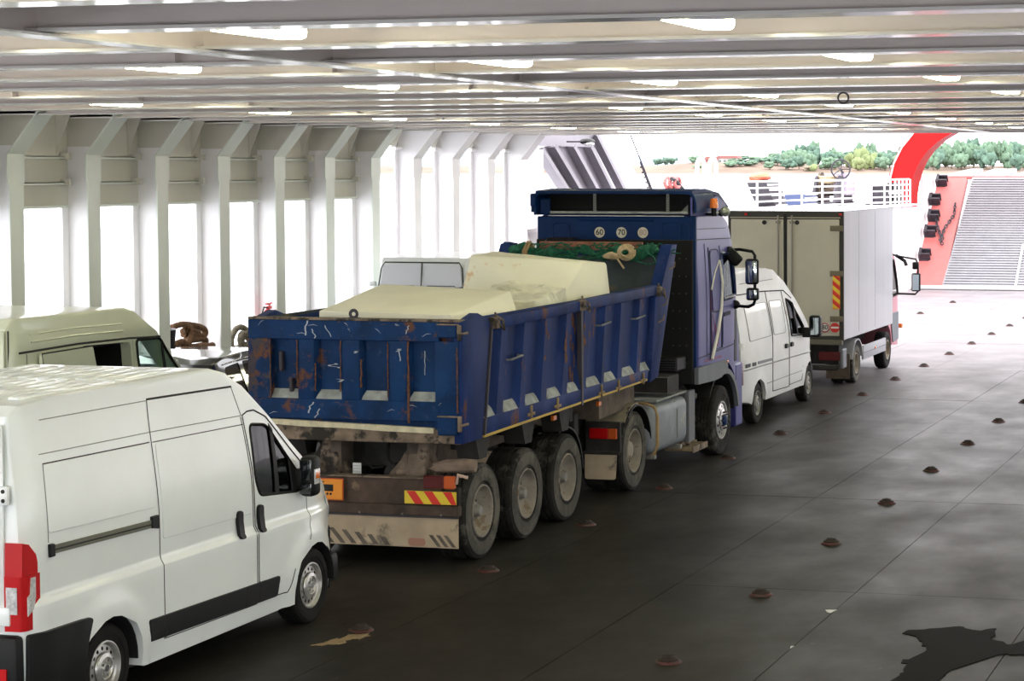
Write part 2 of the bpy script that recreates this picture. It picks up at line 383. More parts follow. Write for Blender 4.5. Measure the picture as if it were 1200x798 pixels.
# wheels ---------------------------------------------------------------
def wheel(parent, x, y, z, r, w, style, side=1, tm=rubber, zig=False, two=False):
    """x = outer tyre face (local), tyre extends inward by w"""
    def tyre(bm, x):
        s = side; c = (0, y, z); X = lambda a: a
        rr = r * .56 if style != 'car' else r * .62
        prof = [(x - s * w, rr), (x - s * (w + .0), r * .80), (x - s * (w - .006), r * .94), (x - s * (w - .025), r * .990)]
        ng = 4; zi = {}
        t0 = w - .045; t1 = .045
        for g in range(ng):
            a = t0 + (t1 - t0) * (g + .32) / ng; b = t0 + (t1 - t0) * (g + .68) / ng
            i = len(prof)
            prof += [(x - s * a, r), (x - s * (a - .003), r * .955), (x - s * (b + .003), r * .955), (x - s * b, r)]
            if zig:
                for q in range(4): zi[i + q] = .009
        prof += [(x - s * .025, r * .992), (x - s * .012, r * .975), (x - s * .006, r * .93), (x + s * .001, r * .92), (x + s * .004, r * .86), (x + s * .004, r * .76), (x - s * .002, r * .75), (x - s * .006, r * .68), (x - s * .008, rr), (x - s * .06, rr - .01)]
        lathe(bm, prof, c, 64 if zig else 48, 'x', zi if zig else None)
    bm = BM(); tyre(bm, x)
    if two: tyre(bm, x - side * (w + .05))
    o = obj('wheel', bm, tm, parent, 40)
    s = side; R = r * .56 if style != 'car' else r * .62
    if zig or two:
        bm = BM(); lathe(bm, [(x + s * .0045, r * .63), (x + s * .0075, r * .70), (x + s * .0075, r * .84), (x + s * .004, r * .905)], (0, y, z), 48); obj('sidewall', bm, dust_side, o, 60)
    bm = BM()
    def holes_ring(c_x, r1, r2, nh, hr, dx=0):
        """annulus with round holes"""
        rm_ = (r1 + r2) / 2; st = 2 * PI / nh
        P = lambda a, rad: bm.verts.new((c_x + (rad - rm_) * dx, y + rad * math.cos(a), z + rad * math.sin(a)))
        for k in range(nh):
            a0 = k * st; am = a0 + st / 2; a1 = a0 + st
            outer = [P(a0, r1), P(am, r1), P(a1, r1), P(a1, rm_), P(a1, r2), P(am, r2), P(a0, r2), P(a0, rm_)]
            ang = [(-1, -1), (0, -1), (1, -1), (1, 0), (1, 1), (0, 1), (-1, 1), (-1, 0)]
            inner = []
            for (u, v) in ang:
                q = math.hypot(u, v); inner.append(P(am + hr * u / q / rm_, rm_ + hr * v / q))
            for i in range(8): bm.faces.new([outer[i], outer[(i + 1) % 8], inner[(i + 1) % 8], inner[i]])
    if style == 'car':
        lathe(bm, [(x - s * .06, R + .0), (x - s * .004, R - .004), (x - s * .002, R - .014), (x - s * .03, R - .022), (x - s * .04, R * .83)], (0, y, z), 48)
        holes_ring(x - s * .034, R * .56, R * .84, 14, R * .075, dx=-s * .15)
        lathe(bm, [(x - s * .02, R * .58), (x - s * .005, R * .54), (x + s * .004, R * .40), (x - s * .01, R * .36), (x - s * .01, R * .15), (x - s * .0, R * .12), (x - s * .0, .001)], (0, y, z), 32)
        obj('rim', bm, steel_rim, o, 40)
        bm = BM()
        for k in range(5):
            a = k * 2 * PI / 5; disc(bm, (x - s * .004, y + R * .26 * math.cos(a), z + R * .26 * math.sin(a)), R * .055, 'x', 8, .014)
        disc(bm, (x + s * .002, y, z), R * .13, 'x', 16, .012)
        obj('wheel_bolts', bm, chrome, o, 40)
        bm = BM(); disc(bm, (x - s * .09, y, z), R, 'x', 32, .01); obj('brake_disc', bm, black, o)
    elif style == 'deep':
        lathe(bm, [(x - s * .05, R), (x + s * .004, R - .006), (x + s * .004, R - .022), (x - s * .03, R - .035), (x - s * .10, R - .05), (x - s * .15, R * .62), (x - s * .155, R * .50), (x - s * .155, .02)], (0, y, z), 48)
        obj('rim', bm, dusty_rim, o, 40)
        bm = BM()
        lathe(bm, [(x - s * .16, R * .36), (x - s * .10, R * .34), (x - s * .09, R * .26), (x - s * .03, R * .20), (x - s * .02, R * .17), (x - s * .02, .001)], (0, y, z), 28)
        for k in range(10):
            a = k * 2 * PI / 10; cyl(bm, (x - s * .155, y + R * .52 * math.cos(a), z + R * .52 * math.sin(a)), (x - s * .115, y + R * .52 * math.cos(a), z + R * .52 * math.sin(a)), R * .045, 8)
        obj('hub', bm, hub_grey, o, 40)
    elif style == 'dish':
        lathe(bm, [(x - s * .05, R), (x + s * .004, R - .006), (x + s * .004, R - .022), (x - s * .03, R - .035), (x - s * .13, R - .05)], (0, y, z), 48)
        holes_ring(x - s * .14, R * .60, R * .86, 10, R * .06)
        lathe(bm, [(x - s * .14, R * .60), (x - s * .15, R * .55), (x - s * .15, R * .38)], (0, y, z), 48)
        obj('rim', bm, dusty_rim, o, 40)
        bm = BM()
        lathe(bm, [(x - s * .16, R * .44), (x - s * .06, R * .40), (x - s * .05, R * .34), (x - s * .04, R * .1), (x - s * .04, .001)], (0, y, z), 28)
        for k in range(10):
            a = k * 2 * PI / 10; cyl(bm, (x - s * .155, y + R * .50 * math.cos(a), z + R * .50 * math.sin(a)), (x - s * .125, y + R * .50 * math.cos(a), z + R * .50 * math.sin(a)), R * .035, 8)
        obj('hub', bm, dusty_rim, o, 40)
    elif style == 'steer':
        lathe(bm, [(x - s * .05, R), (x + s * .006, R - .006), (x + s * .006, R - .025), (x - s * .03, R - .04), (x - s * .02, R * .84)], (0, y, z), 48)
        holes_ring(x + s * .0, R * .56, R * .85, 10, R * .07, dx=-s * .25)
        lathe(bm, [(x + s * .02, R * .56), (x + s * .03, R * .50), (x + s * .03, R * .30), (x + s * .03, R * .3)], (0, y, z), 48)
        obj('rim', bm, steel_rim, o, 40)
        bm = BM()
        for k in range(10):
            bm.free(); bm = BM(); a = k * 2 * PI / 10; cyl(bm, (x + s * .02, y + R * .43 * math.cos(a), z + R * .43 * math.sin(a)), (x + s * .07, y + R * .43 * math.cos(a), z + R * .43 * math.sin(a)), R * .045, 6)
            obj('wheel_nut', bm, dark_iron, o, 40); bm = BM()
        bm = BM(); lathe(bm, [(x + s * .0, R * .32), (x + s * .06, R * .28), (x + s * .075, R * .2), (x + s * .075, .001)], (0, y, z), 24)
        obj('hub', bm, blue_cab, o, 40)
    bm = BM(); cyl(bm, (x - side * (w * .5), y, z), (x - side * (w + .25), y, z), r * .3, 16); obj('brake_drum', bm, chassis_black, o)
    return o

def arcfender(b, yc, zc, r, a0, a1, x0, x1, th=.02, n=14):
    pts = [(yc - r * math.cos(a0 + (a1 - a0) * k / n), zc + r * math.sin(a0 + (a1 - a0) * k / n)) for k in range(n + 1)]
    pts += [(yc - (r - th) * math.cos(a0 + (a1 - a0) * k / n), zc + (r - th) * math.sin(a0 + (a1 - a0) * k / n)) for k in range(n, -1, -1)]
    prism(b, pts, x0, x1, 'x')
def liners(parent, ycs, zc, r, xo):
    for yc in ycs:
        for s in (1, -1): mk('wheel_arch_liner', deep_black, parent, lambda b: arcfender(b, yc, zc, r, -.05, PI + .05, *sorted((s * .60, s * xo)), .015), smooth=50)
# ================================================================== SETTING
XW = -17.0; XR = 11.5; FS = 1.792; Y0 = 25.0
def ceil_z(x): return 5.0 + .0062 * (x + 17)
# floor: base slab and one object per welded deck plate
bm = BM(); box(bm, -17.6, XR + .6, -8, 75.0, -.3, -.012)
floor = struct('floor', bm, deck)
cache = {}
xs = [-17.5, -16.2] + [-16.2 + 1.9 * k for k in range(1, 15)] + [XR + .5]
ys = [-8, -2.9, 3.1, 9.1, 15.1, 21.1, 27.1, 33.1, 39.1, 45.1, 52.0, 58.2, 64.3, 70.0, 75.0]
rp = random.Random(3)
for i in range(len(xs) - 1):
    for j in range(len(ys) - 1):
        x0, x1, y0, y1 = xs[i], xs[i + 1], ys[j], ys[j + 1]
        g = .004 if j not in (9, 11) else .02
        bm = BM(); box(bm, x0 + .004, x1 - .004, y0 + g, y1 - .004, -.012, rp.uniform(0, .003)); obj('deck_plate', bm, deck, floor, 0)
# side walls --------------------------------------------------------
def side_wall(name, xw, sgn, cols, far_from, lastY):
    """sgn = direction from the passage to the shell"""
    sh = xw + sgn * .38
    def sx(a, b): return (min(a, b), max(a, b))
    bm = BM()
    x0, x1 = sx(sh, sh + sgn * .03)
    ya = Y0 + FS * (cols[0]) - 1.5
    box(bm, x0, x1, ya, lastY, -.2, 1.45)
    yf = Y0 + FS * far_from + .1
    box(bm, x0, x1, ya, yf, 3.77, 5.3)
    box(bm, x0, x1, yf, lastY, 4.72, 5.3)
    w = struct(name, bm, ship_olive)
    # shell strip in front of every web
    for i in cols:
        y = Y0 + FS * i
        bm = BM(); top = 3.77 if i <= far_from else 4.72
        if i <= far_from: box(bm, x0 + .001, x1 + .001, y - .16, y + .12, 1.45, top)
        else: box(bm, x0 + .001, x1 + .001, y - .14, y + .05, 1.45, top)
        obj('shell_strip', bm, ship_white, w)
        # web
        bm = BM(); a, b = sx(xw, sh)
        box(bm, a, b, y - .008, y + .008, 0, 4.60); obj('column_web', bm, ship_white, w)
        bm = BM()
        prism(bm, [(xw, 4.60), (xw + sgn * .38, 4.60), (xw + sgn * .38, 5.2), (xw - sgn * .60, 5.2), (xw - sgn * .40, 5.03), (xw + sgn * .03, 4.50)], y - .008, y + .008, 'y')
        obj('bracket_web', bm, ship_olive if i <= far_from else ship_white, w)
        # flange with its wider head
        bm = BM(); a, b = sx(xw, xw - sgn * .02)
        prism(bm, [(y - .15, 0), (y + .15, 0), (y + .15, 4.08), (y + .185, 4.14), (y + .185, 4.50), (y - .185, 4.50), (y - .185, 4.14), (y - .15, 4.08)], a, b, 'x')
        obj('column_flange', bm, ship_green if i <= far_from else ship_white, w)
        bm = BM()
        p0 = Vector((xw, 0, 4.49)); p1 = Vector((xw - sgn * .47, 0, 5.06)); n = Vector((-sgn * .016, 0, -.013))
        vs = [bm.verts.new((q.x, yy, q.z)) for yy in (y - .185, y + .185) for q in (p0, p1, p1 + n, p0 + n)]
        for f in ((0, 1, 2, 3), (7, 6, 5, 4), (0, 4, 5, 1), (1, 5, 6, 2), (2, 6, 7, 3), (3, 7, 4, 0)): bm.faces.new([vs[q] for q in f])
        obj('bracket_flange', bm, ship_green if i <= far_from else ship_white, w)
        # gusset standing in the middle of each bay
        if i != cols[-1]:
            bm = BM(); yg = y + FS - .28
            prism(bm, [(xw + sgn * .38, 4.50), (xw + sgn * .38, 5.1), (xw + sgn * .12, 5.1)], yg - .006, yg + .006, 'y'); obj('gusset', bm, ship_olive, w)
            if i < far_from:
                for z in (4.46, 4.10):
                    bm = BM(); a, b = sx(sh, sh - sgn * .09)
                    box(bm, a, b, y + .05, y + FS - .05, z - .006, z + .006); a, b = sx(sh - sgn * .08, sh - sgn * .09); box(bm, a, b, y + .05, y + FS - .05, z - .03, z + .006)
                    obj('stringer', bm, ship_green, w)
                    bm = BM(); a, b = sx(sh - sgn * .02, sh - sgn * .16)
                    box(bm, a, b, y + FS - .22, y + FS - .15, z - .04, z + .05); obj('clip', bm, ship_olive, w)
                bm = BM(); a, b = sx(sh, sh - sgn * .12)
                box(bm, a, b, y + .05, y + FS - .16, 3.75, 3.785); obj('window_ledge', bm, ship_green, w)
            else:
                bm = BM(); tube(bm, [(sh - sgn * .06, y + FS - .3, 4.67), (sh - sgn * .06, y + FS + .0, 4.67)], .04, 10); obj('pipe_stub', bm, ship_white, w)
        if i > far_from:
            bm = BM(); a, b = sx(xw, sh); box(bm, a, b, y - .02, y + .02, 4.585, 4.615); obj('web_cap', bm, ship_white, w)
    return w
wl_ = side_wall('wall_left', XW, -1, list(range(-5, 11)), 6, 43.1)
wr_ = side_wall('wall_right', XR, 1, list(range(-14, 11)), 30, 43.1)
# slanted end of the port side shell
bow_grey = mat('ship_grey_paint', (.25, .235, .27), .5, var=.05)
ridge = [(43.1, 1.45), (50.0, 1.45), (51.6, 2.9), (50.0, 3.86), (48.3, 5.09), (48.3, 5.3), (43.1, 5.3)]
bm = BM(); prism(bm, [(42.9, 4.72), (45.6, 4.80), (48.7, 4.80), (48.2, 5.3), (42.9, 5.3)], XW - .46, XW - .40, 'x')
prism(bm, [(44.75, 4.70), (45.6, 4.80), (48.7, 4.80), (51.4, 2.9), (47.9, 2.9)], XW - .52, XW - .48, 'x')
prism(bm, [(42.9, -.2), (45.2, -.2), (45.2, 3.6), (44.3, 4.0), (44.3, 4.72), (43.75, 4.72), (43.75, 1.45), (42.9, 1.45)], XW - .52, XW - .48, 'x')
wend = struct('wall_port_bow', bm, bow_grey)
for (a, b) in (((44.75, 4.70), (47.9, 2.9)), ((45.55, 4.78), (48.7, 2.9)), ((46.75, 4.80), (49.75, 2.9)), ((47.9, 4.80), (50.7, 2.9)), ((48.25, 5.12), (51.6, 2.9))):
    d = (Vector(b) - Vector(a)).normalized(); nn = Vector((-d.y, d.x)) * .012
    bm = BM(); prism(bm, [tuple(Vector(a) + nn), tuple(Vector(b) + nn), tuple(Vector(b) - nn), tuple(Vector(a) - nn)], XW - .48, XW - .26, 'x')
    nn *= 5; prism(bm, [tuple(Vector(a) + nn), tuple(Vector(b) + nn), tuple(Vector(b) - nn), tuple(Vector(a) - nn)], XW - .27, XW - .25, 'x')
    obj('stiffener', bm, bow_grey, wend)
bm = BM(); box(bm, XW - .40, XW - .1, 44.0, 44.08, 2.9, 4.9); box(bm, XW - .46, XW - .2, 44.3, 44.6, 1.4, 4.7); obj('end_post', bm, ship_white, wend)
bm = BM(); prism(bm, [(48.3, 2.6), (54.5, 2.6), (52.6, 3.95), (51.0, 5.1), (50.6, 5.9), (47.6, 5.9), (48.4, 5.1)], XW - .80, XW - .66, 'x')
obj('outer_slanted_plate', bm, ship_white, wend)
bm = BM(); tube(bm, [(XW - .4, 50.9, 5.3), (XW - .4, 52.9, 3.7)], .018, 6); tube(bm, [(XW - .4, 51.9, 4.45), (XW - .4, 52.7, 3.75)], .03, 6); obj('stay_cable', bm, dark_iron, wend)
bm = BM()
for k in range(5): box(bm, XW - .45, XW - .38, 52.0 + k * .13, 52.10 + k * .13, 4.30 - k * .13, 4.34 - k * .13)
obj('turnbuckle_links', bm, dark_iron, wend)
# bulwark forward to the ramp
def bulwark(name, s, xo):
    pts = [(-17.45, 43.1), (-17.3, 52), (-16.9, 60), (-16.0, 67), (-15.2, 72), (-15.05, 75.2)]
    bm = BM()
    for (xa, ya), (xb, yb) in zip(pts[:-1], pts[1:]):
        v = []
        for x, y in ((xa, ya), (xb, yb), (xb - .12, yb), (xa - .12, ya)):
            v.append(((xo - 0 if False else 0) + x, y))
        v = [((x if s > 0 else xo - x), y) for x, y in v]
        prism(bm, v, -.3, 3.0, 'z')
    w = struct(name, bm, ship_white)
    for (xa, ya), (xb, yb) in zip(pts[:-1], pts[1:]):
        n = max(1, int((yb - ya) / 2.4))
        for k in range(n):
            t = (k + .5) / n; x = xa + (xb - xa) * t; y = ya + (yb - ya) * t
            if s < 0: x = xo - x
            bm = BM(); box(bm, min(x, x + s * .22), max(x, x + s * .22), y - .012, y + .012, 0, 2.96); obj('bulwark_rib', bm, ship_white, w)
    bm = BM()
    for (xa, ya), (xb, yb) in zip(pts[:-1], pts[1:]):
        v = [(xa + .28, ya), (xb + .28, yb), (xb - 1.0, yb), (xa - 1.0, ya)]
        v = [((x if s > 0 else xo - x), y) for x, y in v]; prism(bm, v, 2.98, 3.04, 'z')
    obj('side_walkway', bm, ship_white, w)
    bm = BM(); v = [(-15.1, 75.2), (-15.1, 80.4)]
    if s > 0: prism(bm, [(75.2, -.3), (76.6, -.3), (80.3, 3.9), (80.3, 4.02), (77.5, 4.02), (77.5, 2.9), (75.2, 2.9)], -15.22, -15.12, 'x')
    else: prism(bm, [(75.2, -.3), (76.6, -.3), (80.3, 3.9), (80.3, 4.02), (77.5, 4.02), (77.5, 2.9), (75.2, 2.9)], xo + 15.12, xo + 15.22, 'x')
    obj('bow_cheek', bm, ship_white, w)
    return w
wp = bulwark('wall_port_bulwark', 1, 0); ws = bulwark('wall_starboard_bulwark', -1, -5.5)

# ceiling: plate, deep beams with flanges, longitudinal girder
bm = BM(); box(bm, XW - .6, XR + .6, -9, 43.6, 5.62, 5.68)
ceiling = struct('ceiling', bm, ceil_paint)
NX = [XW - .46, -12, -7, -2, 3, 8, XR + .46]
for k in range(-19, 11):
    y = Y0 + FS * k
    bm = BM()
    for a, b in zip(NX[:-1], NX[1:]):
        za, zb = ceil_z(a), ceil_z(b)
        vs = [bm.verts.new(p) for p in ((a, y - .008, za), (b, y - .008, zb), (b, y - .008, 5.64), (a, y - .008, 5.64), (a, y + .008, za), (b, y + .008, zb), (b, y + .008, 5.64), (a, y + .008, 5.64))]
        for f in ((0, 1, 2, 3), (7, 6, 5, 4)): bm.faces.new([vs[q] for q in f])
    o = obj('ceiling_beam', bm, ceil_paint, ceiling, 0)
    bm = BM(); W = .13
    for a, b in zip(NX[:-1], NX[1:]):
        za, zb = ceil_z(a), ceil_z(b)
        vs = [bm.verts.new(p) for p in ((a, y - W, za - .012), (b, y - W, zb - .012), (b, y + W, zb - .012), (a, y + W, za - .012), (a, y - W, za + .008), (b, y - W, zb + .008), (b, y + W, zb + .008), (a, y + W, za + .008))]
        for f in ((3, 2, 1, 0), (4, 5, 6, 7), (0, 1, 5, 4), (1, 2, 6, 5), (2, 3, 7, 6), (3, 0, 4, 7)): bm.faces.new([vs[q] for q in f])
    obj('beam_flange', bm, ceil_flange, o, 0)
    # small stiffeners on the web
    for xx in (-13.3, -8.3, -1.2, 2.5):
        bm = BM(); xq = xx + (k % 3) * .35; box(bm, xq - .006, xq + .006, y - .10, y - .008, ceil_z(xq) + .01, 5.6); obj('web_stiffener', bm, ceil_paint, ceiling, 0)
for gx in (-7.1, 1.6):
    bm = BM(); z = ceil_z(gx) - .016
    box(bm, gx - .008, gx + .008, -9, 43.0, z, 5.63); obj('longitudinal_girder', bm, ceil_paint, ceiling, 0)
    bm = BM(); box(bm, gx - .11, gx + .11, -9, 43.0, z - .016, z); obj('girder_flange', bm, ceil_flange, ceiling, 0)
# closing fascia at the forward end of the ceiling
bm = BM(); box(bm, XW - .5, XR + .5, 43.55, 43.6, 5.02, 5.7); obj('end_fascia', bm, ceil_paint, ceiling, 0)
# one eye ring and one bulkhead lamp under the ceiling
bm = BM(); tube(bm, [(-4.58 + .05 * math.cos(a), 19.6, 4.955 + .05 * math.sin(a)) for a in [k * PI / 8 for k in range(16)]], .009, 6, True)
tag(obj('lashing_ring', bm, dark_iron), 'small dark iron ring hanging from a ceiling beam', 'ring')
rl = thing('bulkhead_lamp', 'round guarded lamp fixed at the forward end of the port wall, under the ceiling', 'lamp', (-16.75, 46.2, 4.9))
mk('lamp_body', black_plastic, rl, lambda b: blob(b, (0, 0, 0), (.16, .3, .08), 2, 0)); mk('lens', clear_lens, rl, lambda b: blob(b, (.05, -.05, -.05), (.12, .2, .06), 2, 0))
mk('mounting_arm', dark_iron, rl, lambda b: (tube(b, [(0, 0, 0), (0, .35, .14)], .02, 6), tube(b, [(0, 0, 0), (-.5, 0, 0)], .02, 6)))
# fluorescent lamps in every second bay
def lamp(x, y, label, proto=[None]):
    if proto[0] is None:
        t = thing('ceiling_lamp', label, 'lamp', (x, y, ceil_z(x) + .085), 'fluorescent ceiling lamps')
        mk('housing', ceil_paint, t, lambda b: bbox(b, -.11, .11, -.44, .44, -.02, .06, .01))
        mk('diffuser', lamp_em, t, lambda b: bbox(b, -.10, .10, -.42, .42, -.10, -.02, .03, 3))
        mk('hanger', ceil_paint, t, lambda b: box(b, -.02, .02, -.02, .02, .06, .45))
        proto[0] = t
    else:
        t = copytree(proto[0]); t.location = (x, y, ceil_z(x) + .085); t['label'] = label
rows = ((-8.75, 'left'), (-6.02, 'middle'), (-3.42, 'right'), (3.5, 'starboard'), (8.0, 'far starboard'), (-13.6, 'far port'))
ORD = ('nearest overhead', 'second overhead', 'first', 'second', 'third', 'fourth', 'fifth', 'sixth', 'seventh', 'eighth', 'ninth')
for lx, rn in rows:
    for q, k in enumerate(range(-12, 10, 2)):
        lamp(lx, Y0 + FS * k + .50, 'fluorescent lamp between ceiling beams, %s of the %s row going forward' % (ORD[q], rn))

# bow ramp ----------------------------------------------------------
SL = math.atan2(3.97, 5.0); LR = math.hypot(3.97, 5.0)
ramp = thing('bow_ramp', 'raised bow ramp with white ribbed tread and faded red edge beyond the open deck', 'ramp', (0, 75.0, 0.02))
def rp_(x, s, h=0): return (x, s * math.cos(SL) - h * math.sin(SL), s * math.sin(SL) + h * math.cos(SL))
def rbox(bm, x0, x1, s0, s1, h0, h1, x0b=None):
    vs = [bm.verts.new(rp_((x0 if (s == s0 or x0b is None) else x0b) if x == 0 else x1, s, h)) for x in (0, 1) for s in (s0, s1) for h in (h0, h1)]
    for f in ((0, 1, 3, 2), (4, 6, 7, 5), (0, 4, 5, 1), (2, 3, 7, 6), (0, 2, 6, 4), (1, 5, 7, 3)): bm.faces.new([vs[q] for q in f])
mk('edge_panel', ramp_pink, ramp, rbox, -15.0, -13.9, 0, LR, -.3, 0)
mk('tread_plate', ramp_white, ramp, rbox, -13.96, 8.6, 0, LR, -.28, .004, -13.69)
mk('edge_panel', ramp_pink, ramp, rbox, 8.6, 9.5, 0, LR, -.3, 0)
for k in range(44):
    s = .12 + k * (LR - .2) / 44; x0 = -13.93 + .27 * s / LR + rp.uniform(0, .04)
    mk('grip_bar', ramp_white, ramp, rbox, x0, 8.5, s, s + .055, .004, .05, smooth=0)
mk('guide_strip', sign_white, ramp, rbox, -11.35, -11.27, .1, 2.4, .05, .075)
mk('hinge_bar', sign_white, ramp, lambda b: (tube(b, [(-15, -.02, .05), (9.5, -.02, .05)], .07, 8)))
mk('hinge_gap', dark_gap, ramp, lambda b: box(b, -15, 9.5, -.45, -.38, -.03, -.006))
mk('hinge_gap', dark_gap, ramp, lambda b: box(b, -15, 9.5, .02, .12, -.05, .012))
def flap(b, x0, x1, x0b):
    vs = [b.verts.new(p) for p in ((x0, 5.0, 3.97), (x1, 5.0, 3.97), (x1, 7.6, 4.26), (x0b, 7.6, 4.26), (x0, 5.0, 3.85), (x1, 5.0, 3.85), (x1, 7.6, 4.1), (x0b, 7.6, 4.1))]
    for f in ((0, 1, 2, 3), (7, 6, 5, 4), (0, 4, 5, 1), (1, 5, 6, 2), (2, 6, 7, 3), (3, 7, 4, 0)): b.faces.new([vs[q] for q in f])
mk('end_flap', ramp_white, ramp, flap, -15.05, -13.72, -14.2); mk('end_flap', ramp_white, ramp, flap, -13.70, -12.4, -13.3)
for a in (-12.38, -7.0, -1.5, 4.0): mk('end_flap', ramp_white, ramp, flap, a, a + 5.3, a + .6)
mk('flap_edge', ramp_pink, ramp, lambda b: box(b, -15.05, 9.4, 4.96, 5.0, 3.86, 3.98))
# lugs on the ramp edge and the chains looped over them
for s in (5.95, 4.85, 3.9, 3.0, 1.7):
    def lug(b, s=s):
        x = -15.0 if s != 4.85 else -15.1
        c = Vector(rp_(x, s, .03))
        for q in (-.13, .13): rbox(b, x + .0, x + .42, s + q - .03, s + q + .03, 0, .30)
        rbox(b, x, x + .10, s - .2, s + .2, 0, .30); rbox(b, x + .1, x + .36, s - .2, s + .2, 0, .05)
    mk('hinge_lug', dark_iron, ramp, lug)
def chain(name, pts, label):
    t = thing(name, label, 'chain', (0, 75.0, 0.02), 'chains looped over the lugs of the ramp edge')
    P = [Vector(rp_(*p)) for p in pts]; path = []
    for a, b in zip(P[:-1], P[1:]):
        n = max(1, int((b - a).length / .13)); path += [a + (b - a) * i / n for i in range(n)]
    for i, p in enumerate(path[:-1]):
        d = (path[i + 1] - p).normalized(); u = d.orthogonal().normalized()
        if i % 2: u = d.cross(u)
        bm = BM(); tube(bm, [p + d * .095 * math.cos(a) + u * .05 * math.sin(a) for a in [2 * PI * q / 10 for q in range(10)]], .022, 5, True)
        obj('chain_link', bm, dark_iron, t)
chain('ramp_chain', [(-14.75, 4.1, .12), (-14.6, 3.4, .1), (-14.3, 2.6, .12), (-14.45, 2.3, .1)], 'dark chain hanging straight down from the lug on the faded red ramp edge')
chain('ramp_chain', [(-14.1, 4.6, .1), (-14.05, 4.0, .1), (-14.3, 3.2, .1), (-14.35, 2.5, .12), (-14.1, 2.1, .1)], 'dark chain looped on the pink ramp panel, the one further from the edge lugs')
# red gantry arch -------------------------------------------------
arch_t = thing('bow_gantry', 'big red curved gantry arch rising beside the bow ramp', 'arch', (-.78, 75.35, 0))
def sweep(b, pts, wid, d0, d1):
    """rectangular section: wid in plane, depth along y d0..d1"""
    rings = []
    for i, p in enumerate(pts):
        a = Vector(pts[max(i - 1, 0)]); c = Vector(pts[min(i + 1, len(pts) - 1)]); d = (c - a).normalized(); n = Vector((-d.y, d.x)); w = wid[i] if isinstance(wid, list) else wid
        q = Vector(p); o = q + n * w / 2; n_ = q - n * w / 2
        rings.append([b.verts.new((o.x, d0, o.y)), b.verts.new((n_.x, d0, n_.y)), b.verts.new((n_.x, d1, n_.y)), b.verts.new((o.x, d1, o.y))])
    for r0, r1 in zip(rings[:-1], rings[1:]):
        for k in range(4): b.faces.new([r0[k], r0[(k + 1) % 4], r1[(k + 1) % 4], r1[k]])
    b.faces.new(rings[0]); b.faces.new(list(reversed(rings[-1])))
ap = [(-14.82, 0), (-14.82, 2.0), (-14.82, 2.9), (-14.80, 3.4), (-14.72, 3.9), (-14.58, 4.35), (-14.36, 4.8), (-14.05, 5.2), (-13.6, 5.6), (-13.0, 5.95), (-12.2, 6.2), (-11, 6.35), (-9, 6.4), (-1.97, 6.45)]
full = ap + [(-3.94 - x, z) for x, z in reversed(ap[:-1])]
mk('arch_beam', ship_red, arch_t, lambda b: sweep(b, full, .72, -.05, 1.75), smooth=50)
mk('arch_flange', ship_red, arch_t, lambda b: (sweep(b, full, .86, -.10, -.05)), smooth=50)
mk('arch_edge_strip', ship_white, arch_t, lambda b: sweep(b, [(p[0] + (-.37 if i < 6 else -.30 + .03 * (i - 6) * 4), p[1] + (0 if i < 5 else .12 * min(3, i - 4))) for i, p in enumerate(ap[:10])], .05, -.14, 1.7), smooth=50)
# railing, winch and gear on the port walkway ---------------------------
def walk_x(y):
    pts = [(-17.45, 43.1), (-17.3, 52), (-16.9, 60), (-16.0, 67), (-15.2, 72), (-15.05, 76)]
    for (xa, ya), (xb, yb) in zip(pts[:-1], pts[1:]):
        if ya <= y <= yb: return xa + (xb - xa) * (y - ya) / (yb - ya) + .12
    return -15
rail = thing('guard_railing', 'white steel railing on the port walkway beside the red arch', 'railing', (-16, 64, 3.04))
ry = [53.5 + 1.75 * k for k in range(10)] + [70.0, 71.2, 71.75, 72.3, 72.85, 73.4, 73.95, 74.5]
for y in ry:
    x = walk_x(y); mk('rail_post', ship_white, rail, lambda b: cyl(b, (x + 16, y - 64, 0), (x + 16, y - 64, .87), .035, 8))
for z in (.87, .68, .48, .28, .1):
    mk('rail_bar', ship_white, rail, lambda b: tube(b, [(walk_x(y) + 16, y - 64, z) for y in frange(53.5, 74.7, .8)], .028 if z < .8 else .036, 6))
# fittings beyond the rail
g = thing('anchor_winch', 'grey and rusty anchor winch with a round handwheel behind the white railing', 'winch', (-16.9, 70.6, 3.04))
mk('winch_frame', dark_iron, g, lambda b: (prism(b, [(-1.5, 0), (1.3, 0), (.9, 1.0), (-.5, 1.0), (-.9, .5)], -.45, -.35, 'x'), prism(b, [(-1.5, 0), (1.3, 0), (.9, 1.0), (-.5, 1.0)], .35, .45, 'x'), box(b, -.45, .45, -1.6, 1.5, 0, .12)))
mk('cable_drum', grimy_steel, g, lambda b: lathe(b, [(-.4, .01), (-.4, .5), (-.32, .5), (-.32, .3), (.32, .3), (.32, .5), (.4, .5), (.4, .01)], (0, 0, .62), 24))
mk('gear_case', mat('faded_lilac_paint', (.35, .30, .38), .6), g, lambda b: bbox(b, .1, .6, -.3, 1.0, .35, 1.1, .06))
mk('rope_bundle', rope_tan, g, lambda b: [tube(b, [(-.1 + .3 * math.cos(a) * (1 + .1 * q), -.2 + .3 * math.sin(a), .8 + .08 * q) for a in [k * PI / 6 for k in range(12)]], .05, 6, True) for q in range(3)])
hw_ = mk('handwheel', dark_iron, g, lambda b: (tube(b, [(.45 + .32 * math.cos(a), -.6, 1.22 + .32 * math.sin(a)) for a in [k * PI / 10 for k in range(20)]], .028, 6, True), [tube(b, [(.45, -.6, 1.22), (.45 + .32 * math.cos(a), -.6, 1.22 + .32 * math.sin(a))], .018, 5) for a in (0, 1.26, 2.5, 3.77, 5.0)], cyl(b, (.45, -.62, 1.22), (.45, .1, 1.0), .04, 8)))
g = thing('deck_fan', 'dark louvred ventilation housing with a red cap behind the white railing', 'ventilator', (-17.15, 63.2, 3.04))
